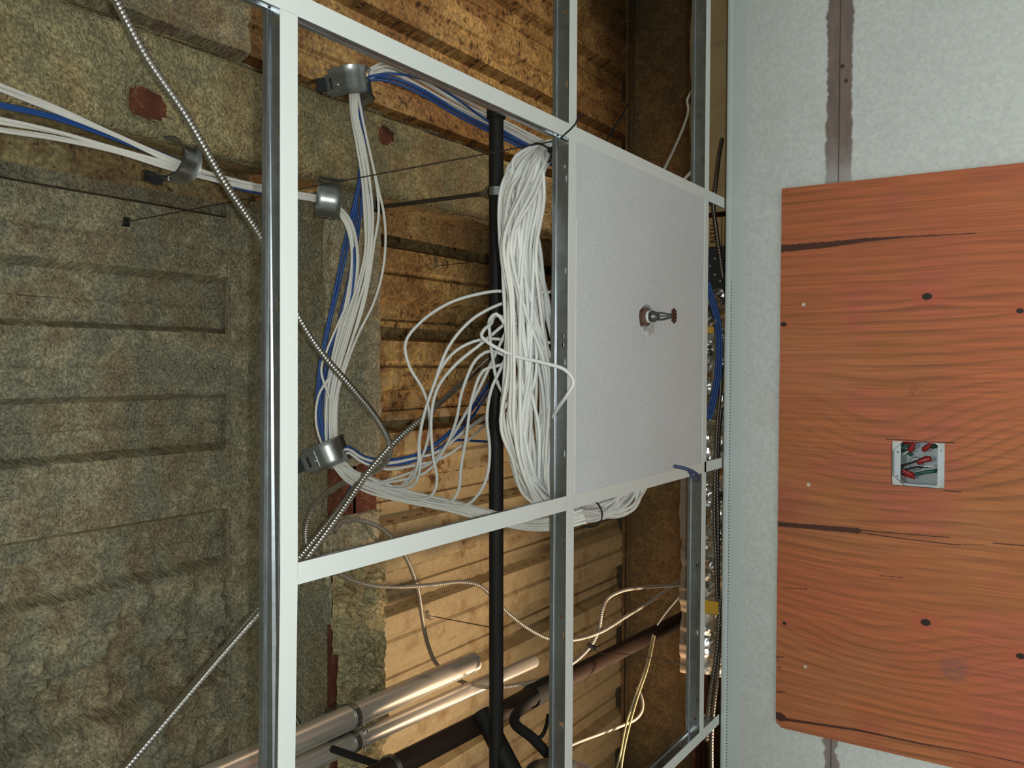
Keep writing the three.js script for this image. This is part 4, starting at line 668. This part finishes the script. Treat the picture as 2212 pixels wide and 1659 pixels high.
{ // hanger wires with their deck clips
  const hw = (label, clip, pts, r = .0013) => { const o = thing('hanger_wire', label, 'hanger wire', clip); wpart('wire', tube(pts, r, { k: 6 }), M.wire, o); const c = join([box(-.010, .010, -.011, -.009, -.008, .008), box(-.010, -.008, -.011, .011, -.008, .008), box(-.010, .010, .009, .011, -.008, .008)]); c.translate(...clip); return [o, c]; };
  const a = [0.3289,3.597,-1.1857], b = [0.3874,2.475,-1.2868];
  let [o, c] = hw('long straight hanger wire from a dark deck clip past the hooks to the grid runner', a, [a, lerp3(a, b, .03, .004), lerp3(a, b, .08, -.003), lerp3(a, b, .5, 0), b]); wpart('clip', c, M.steel, o);
  const e = [0.3437,3.592,-2.3526], e2 = [0.2822,3.0396,-1.9025]; [o, c] = hw('short twisted hanger wire with a pale pinkish deck clip, above the long cable loop', e, [e, lerp3(e, e2, .15, .004), lerp3(e, e2, .35, -.004), lerp3(e, e2, .6, .003), e2]); wpart('clip', c, M.clip, o);
  const f = [-.8608,3.592,-2.3129], f2 = [-.6674,2.9759,-1.8007]; [o, c] = hw('twisted hanger wire with a pale deck clip, above the thicker conduit', f, [f, lerp3(f, f2, .15, .006), lerp3(f, f2, .28, -.006), lerp3(f, f2, .38, .006), lerp3(f, f2, .48, 0), f2], .0016); wpart('clip', c, M.clip, o);
  wpart('wire_end', cyl([-.6003,2.8668,-1.6348], [-.6131,2.863,-1.6369], .003, 8), M.clip, o);
  solo('tie_wire', tube([[0.4863,2.878,-1.5351], [0.4638,2.8146,-1.5164], [0.4277,2.7169,-1.46], [0.3934,2.6365,-1.4043]], .0011, { k: 6 }), M.wire, 'thin grey wire crossing the black pipe above the coil', 'wire');
  solo('tie_wire', tube([[0.4899,2.6178,-1.7065], [0.5587,2.6434,-1.8111], [0.616,2.6743,-1.912], [0.6713,2.7076,-2.0112]], .0026, { k: 6 }), M.black, 'short black wire in the dark bay beyond the tile corner', 'wire');
}
function lerp3(a, b, t, j) { return [lerp(a[0], b[0], t), lerp(a[1], b[1], t) + j, lerp(a[2], b[2], t)]; }

// ---------- what shows through the gap between grid and wall ----------
{
  const zf = -2.30, y0 = 2.30, y1 = 2.665, x0 = -.86, x1 = .262;
  const o = thing('foil_duct', 'crumpled foil-wrapped duct showing in the gap above the wall', 'duct', [(x0 + x1) / 2, y0, zf - .15]);
  const W = (x, y) => .030 * (fbm(x * 20, y * 24 + 4, 3) - .5) + .024 * Math.abs(fbm(x * 34, y * 30, 3) - .5);
  const g = grid(260, 70, (u, v) => { const x = lerp(x0, x1, u), y = lerp(y0, y1 + .012 * (fbm(x * 9, 2, 3) - .5), v); return [x, y, zf + W(x, y)]; }, (p) => [p[0], p[1]]);
  const t = grid(160, 24, (u, v) => { const x = lerp(x0, x1, u), e = y1 + .012 * (fbm(x * 9, 2, 3) - .5); return [x, e + .012 * fbm(x * 14, v * 5, 3) * Math.min(1, v * 6), lerp(zf + W(x, e), zf - .3, v)]; });
  wpart('foil_wrap', toCreasedNormals(g, .35), M.foil, o); wpart('paper_top', [t, grid(200, 4, (u, v) => { const x = lerp(x0, x1, u), e = y1 + .012 * (fbm(x * 9, 2, 3) - .5); return [x, lerp(e - .035, e, v), zf + W(x, e) + .022]; }, (p) => [p[0], p[1]])], std({ color: new THREE.Color(.30, .22, .15), roughness: .9 }), o);
  const b = grid(160, 8, (u, v) => { const x = lerp(x0, x1, u); return [x, lerp(y0, y1, v), zf - .3]; }); wpart('kraft_back', b, M.kraft, o);
  // kraft-faced batt beyond, with printing on its facing
  const k = thing('insulation_batt', 'brown paper-faced insulation batt showing in the gap above the wall', 'insulation', [.8, y0, zf - .1]);
  const kg = grid(160, 40, (u, v) => { const x = lerp(.42, 1.5, u), y = lerp(y0, y1 - .02, v); return [x, y, zf + .03 + .03 * (fbm(x * 13, y * 14, 4) - .5)]; }, (p) => [p[0], p[1]]);
  wpart('paper_face', kg, M.kraft, k);
  const cv = document.createElement('canvas'); cv.width = 256; cv.height = 128; const c = cv.getContext('2d'); c.fillStyle = '#b99a6c'; c.fillRect(0, 0, 256, 128); c.fillStyle = '#5a3818'; c.font = 'bold 84px sans-serif'; c.textAlign = 'center'; c.fillText('HIN', 128, 94); c.fillStyle = '#6a4522'; c.fillRect(0, 6, 256, 8);
  const ct = new THREE.CanvasTexture(cv); ct.colorSpace = THREE.SRGBColorSpace;
  const lb = thing('printed_carton', 'tan carton edge with brown letters in the gap above the wall', 'carton', [.41, 2.5, zf]);
  const pa = [0.3619,2.5736,-2.2712], pw = new THREE.PlaneGeometry(.088, .050); part('printed_face', pw.rotateZ(Math.PI).translate(0, 0, .0605), std({ map: ct, roughness: .85 }), lb); lb.position.set(pa[0], pa[1], pa[2] - .06); part('carton_body', rbox(.09, .12, .12, .003).translate(0, 0, 0), M.kraft, lb);
  // dark bracket with rivets
  const s = [0.2642,2.5543,-2.2215], br = thing('steel_bracket', 'dark steel bracket with pale rivets in the gap above the wall', 'bracket', s);
  part('plate', rbox(.112, .14, .006, .002), M.steel, br); for (const q of [[0.2876,2.5517,-2.1999], [0.2669,2.5361,-2.2097], [0.2691,2.5657,-2.1902], [0.2448,2.552,-2.1986], [0.2278,2.5375,-2.2078]]) part('rivet', new THREE.SphereGeometry(.0042, 10, 8).scale(1, 1, .5).translate(q[0] - s[0], q[1] - s[1], .0035), M.galv, br);
  const gap = (label, r, ...p) => mc(label, p, r, M.armourdark, .008);
  gap('dark armoured cable in the gap, bending behind the top half of the tile', .0052, [0.5806,2.5072,-2.1408], [0.5285,2.5062,-2.1162], [0.4542,2.5048,-2.0913], [0.4079,2.5089,-2.0874], [0.34,2.5046,-2.1005], [0.2819,2.4969,-2.1041], [0.2238,2.4892,-2.1078]);
  gap('dark armoured cable lying in the gap beside the blue cables', .0050, [0.0028,2.4851,-2.0929], [-.0666,2.4869,-2.0899], [-.1245,2.4908,-2.0859], [-.1931,2.4901,-2.0727], [-.2968,2.4913,-2.0692], [-.3775,2.491,-2.0674], [-.4696,2.4866,-2.0679], [-.5733,2.4821,-2.0683], [-.6424,2.4743,-2.0717]);
  gap('darker armoured cable lying in the gap next to the wall edge', .0055, [-.1032,2.4983,-2.1294], [-.1622,2.5023,-2.1253], [-.2447,2.5039,-2.1221], [-.2978,2.5041,-2.1207], [-.3862,2.5007,-2.1207], [-.5395,2.4983,-2.1184], [-.6338,2.4948,-2.1183]);
  gap('armoured cable in the gap slanting below the yellow sticker', .0055, [-.5733,2.4754,-2.0728], [-.6309,2.4773,-2.07], [-.7,2.4801,-2.0664], [-.7577,2.4859,-2.0611], [-.8153,2.4927,-2.0552], [-.8672,2.4967,-2.0513], [-.9306,2.4986,-2.0485]);
  gap('second armoured cable in the gap slanting below the yellow sticker', .005, [-.6309,2.4884,-2.1106], [-.713,2.49,-2.1075], [-.7952,2.4927,-2.1037], [-.8539,2.4976,-2.0989], [-.9244,2.5014,-2.0947], [-1.0417,2.5005,-2.0923]);
  const bl = (label, ...p) => solo('loose_cable', tube(p, .0034, { k: 8 }), M.blue, label, 'cable', 'blue cables in the gap');
  for (const d of [0, -.006, -.012]) bl('blue cable bowing through the gap between tile and wall', ...[[0.211,2.5242,-2.0724], [0.1763,2.5149,-2.0776], [0.1359,2.5046,-2.0834], [0.0954,2.4982,-2.0866], [0.0375,2.4953,-2.087], [-.0204,2.4973,-2.0843], [-.0783,2.5051,-2.0777], [-.1305,2.5149,-2.0699]].map((q) => [q[0], q[1] + d, q[2]]));
  solo('wire_tag', join([rbox(.016, .02, .004, .001).translate(...[0.0901,2.4973,-2.0392]), tube([[0.1031,2.4963,-2.0521], [0.1169,2.487,-2.0586]], .0012, { k: 6 })]), M.yellow, 'yellow tag on a wire in the gap beside the tile', 'tag');
  const ys = [-.5904,2.4827,-2.0316]; solo('sticker', rbox(.032, .036, .0015, .0007).translate(...ys), M.yellow, 'square orange-yellow sticker in the gap near the wall', 'sticker');
}

// ---------- lamps outside the picture ----------
{
  const glass = (c, i) => std({ color: 0x000000, emissive: c, emissiveIntensity: i });
  ROOM_LAMPS.forEach(([x, z, I], k) => {
    const o = thing('troffer_lamp', k ? 'recessed ceiling lamp farther to the side, behind the photographer' : 'recessed ceiling lamp straight behind the photographer', 'ceiling lamp', [x, G, z]);
    part('housing', [box(-.30, .30, .10, .105, -.6, .6), box(-.30, -.296, 0, .1, -.6, .6), box(.296, .30, 0, .1, -.6, .6), box(-.3, .3, 0, .1, -.6, -.596), box(-.3, .3, 0, .1, .596, .6)], M.white, o);
    part('diffuser', box(-.295, .295, .004, .008, -.595, .595), glass(new THREE.Color(.95, 1, .97), 1.2), o);
    const l = new THREE.RectAreaLight(new THREE.Color(.95, 1, .96), I, .58, 1.18); l.position.set(x, G + .001, z); l.rotation.x = -Math.PI / 2; scene.add(l);
  });
  WARM.forEach(([p, t, I, ang], k) => {
    const o = thing('work_lamp', ['bare warm work lamp behind the wall top', 'bare warm work lamp in the plenum beyond the girder', 'bare warm work lamp farthest back in the plenum'][k], 'lamp', p), d = V(t).sub(V(p)).normalize();
    wpart('socket', xf(lathe([[0, -.07], [.012, -.07], [.014, -.03], [.018, -.022], [.016, -.022], [.012, -.028], [0, -.028]], 24), p, d.toArray()), M.black, o);
    wpart('bulb', ball(V(p).addScaledVector(d, -.012).toArray(), .017), glass(WARMCOL, 3), o);
    const l = new THREE.SpotLight(WARMCOL, I, 0, ang, .35, 2); l.position.copy(V(p).addScaledVector(d, .009)); l.target.position.set(...t); l.castShadow = true; l.shadow.radius = 1.4; l.shadow.bias = -.0005; scene.add(l, l.target);
  });
}

scene.traverse((o) => { if (o.isMesh) { o.castShadow = true; o.receiveShadow = true; } });
renderer.render(scene, camera);
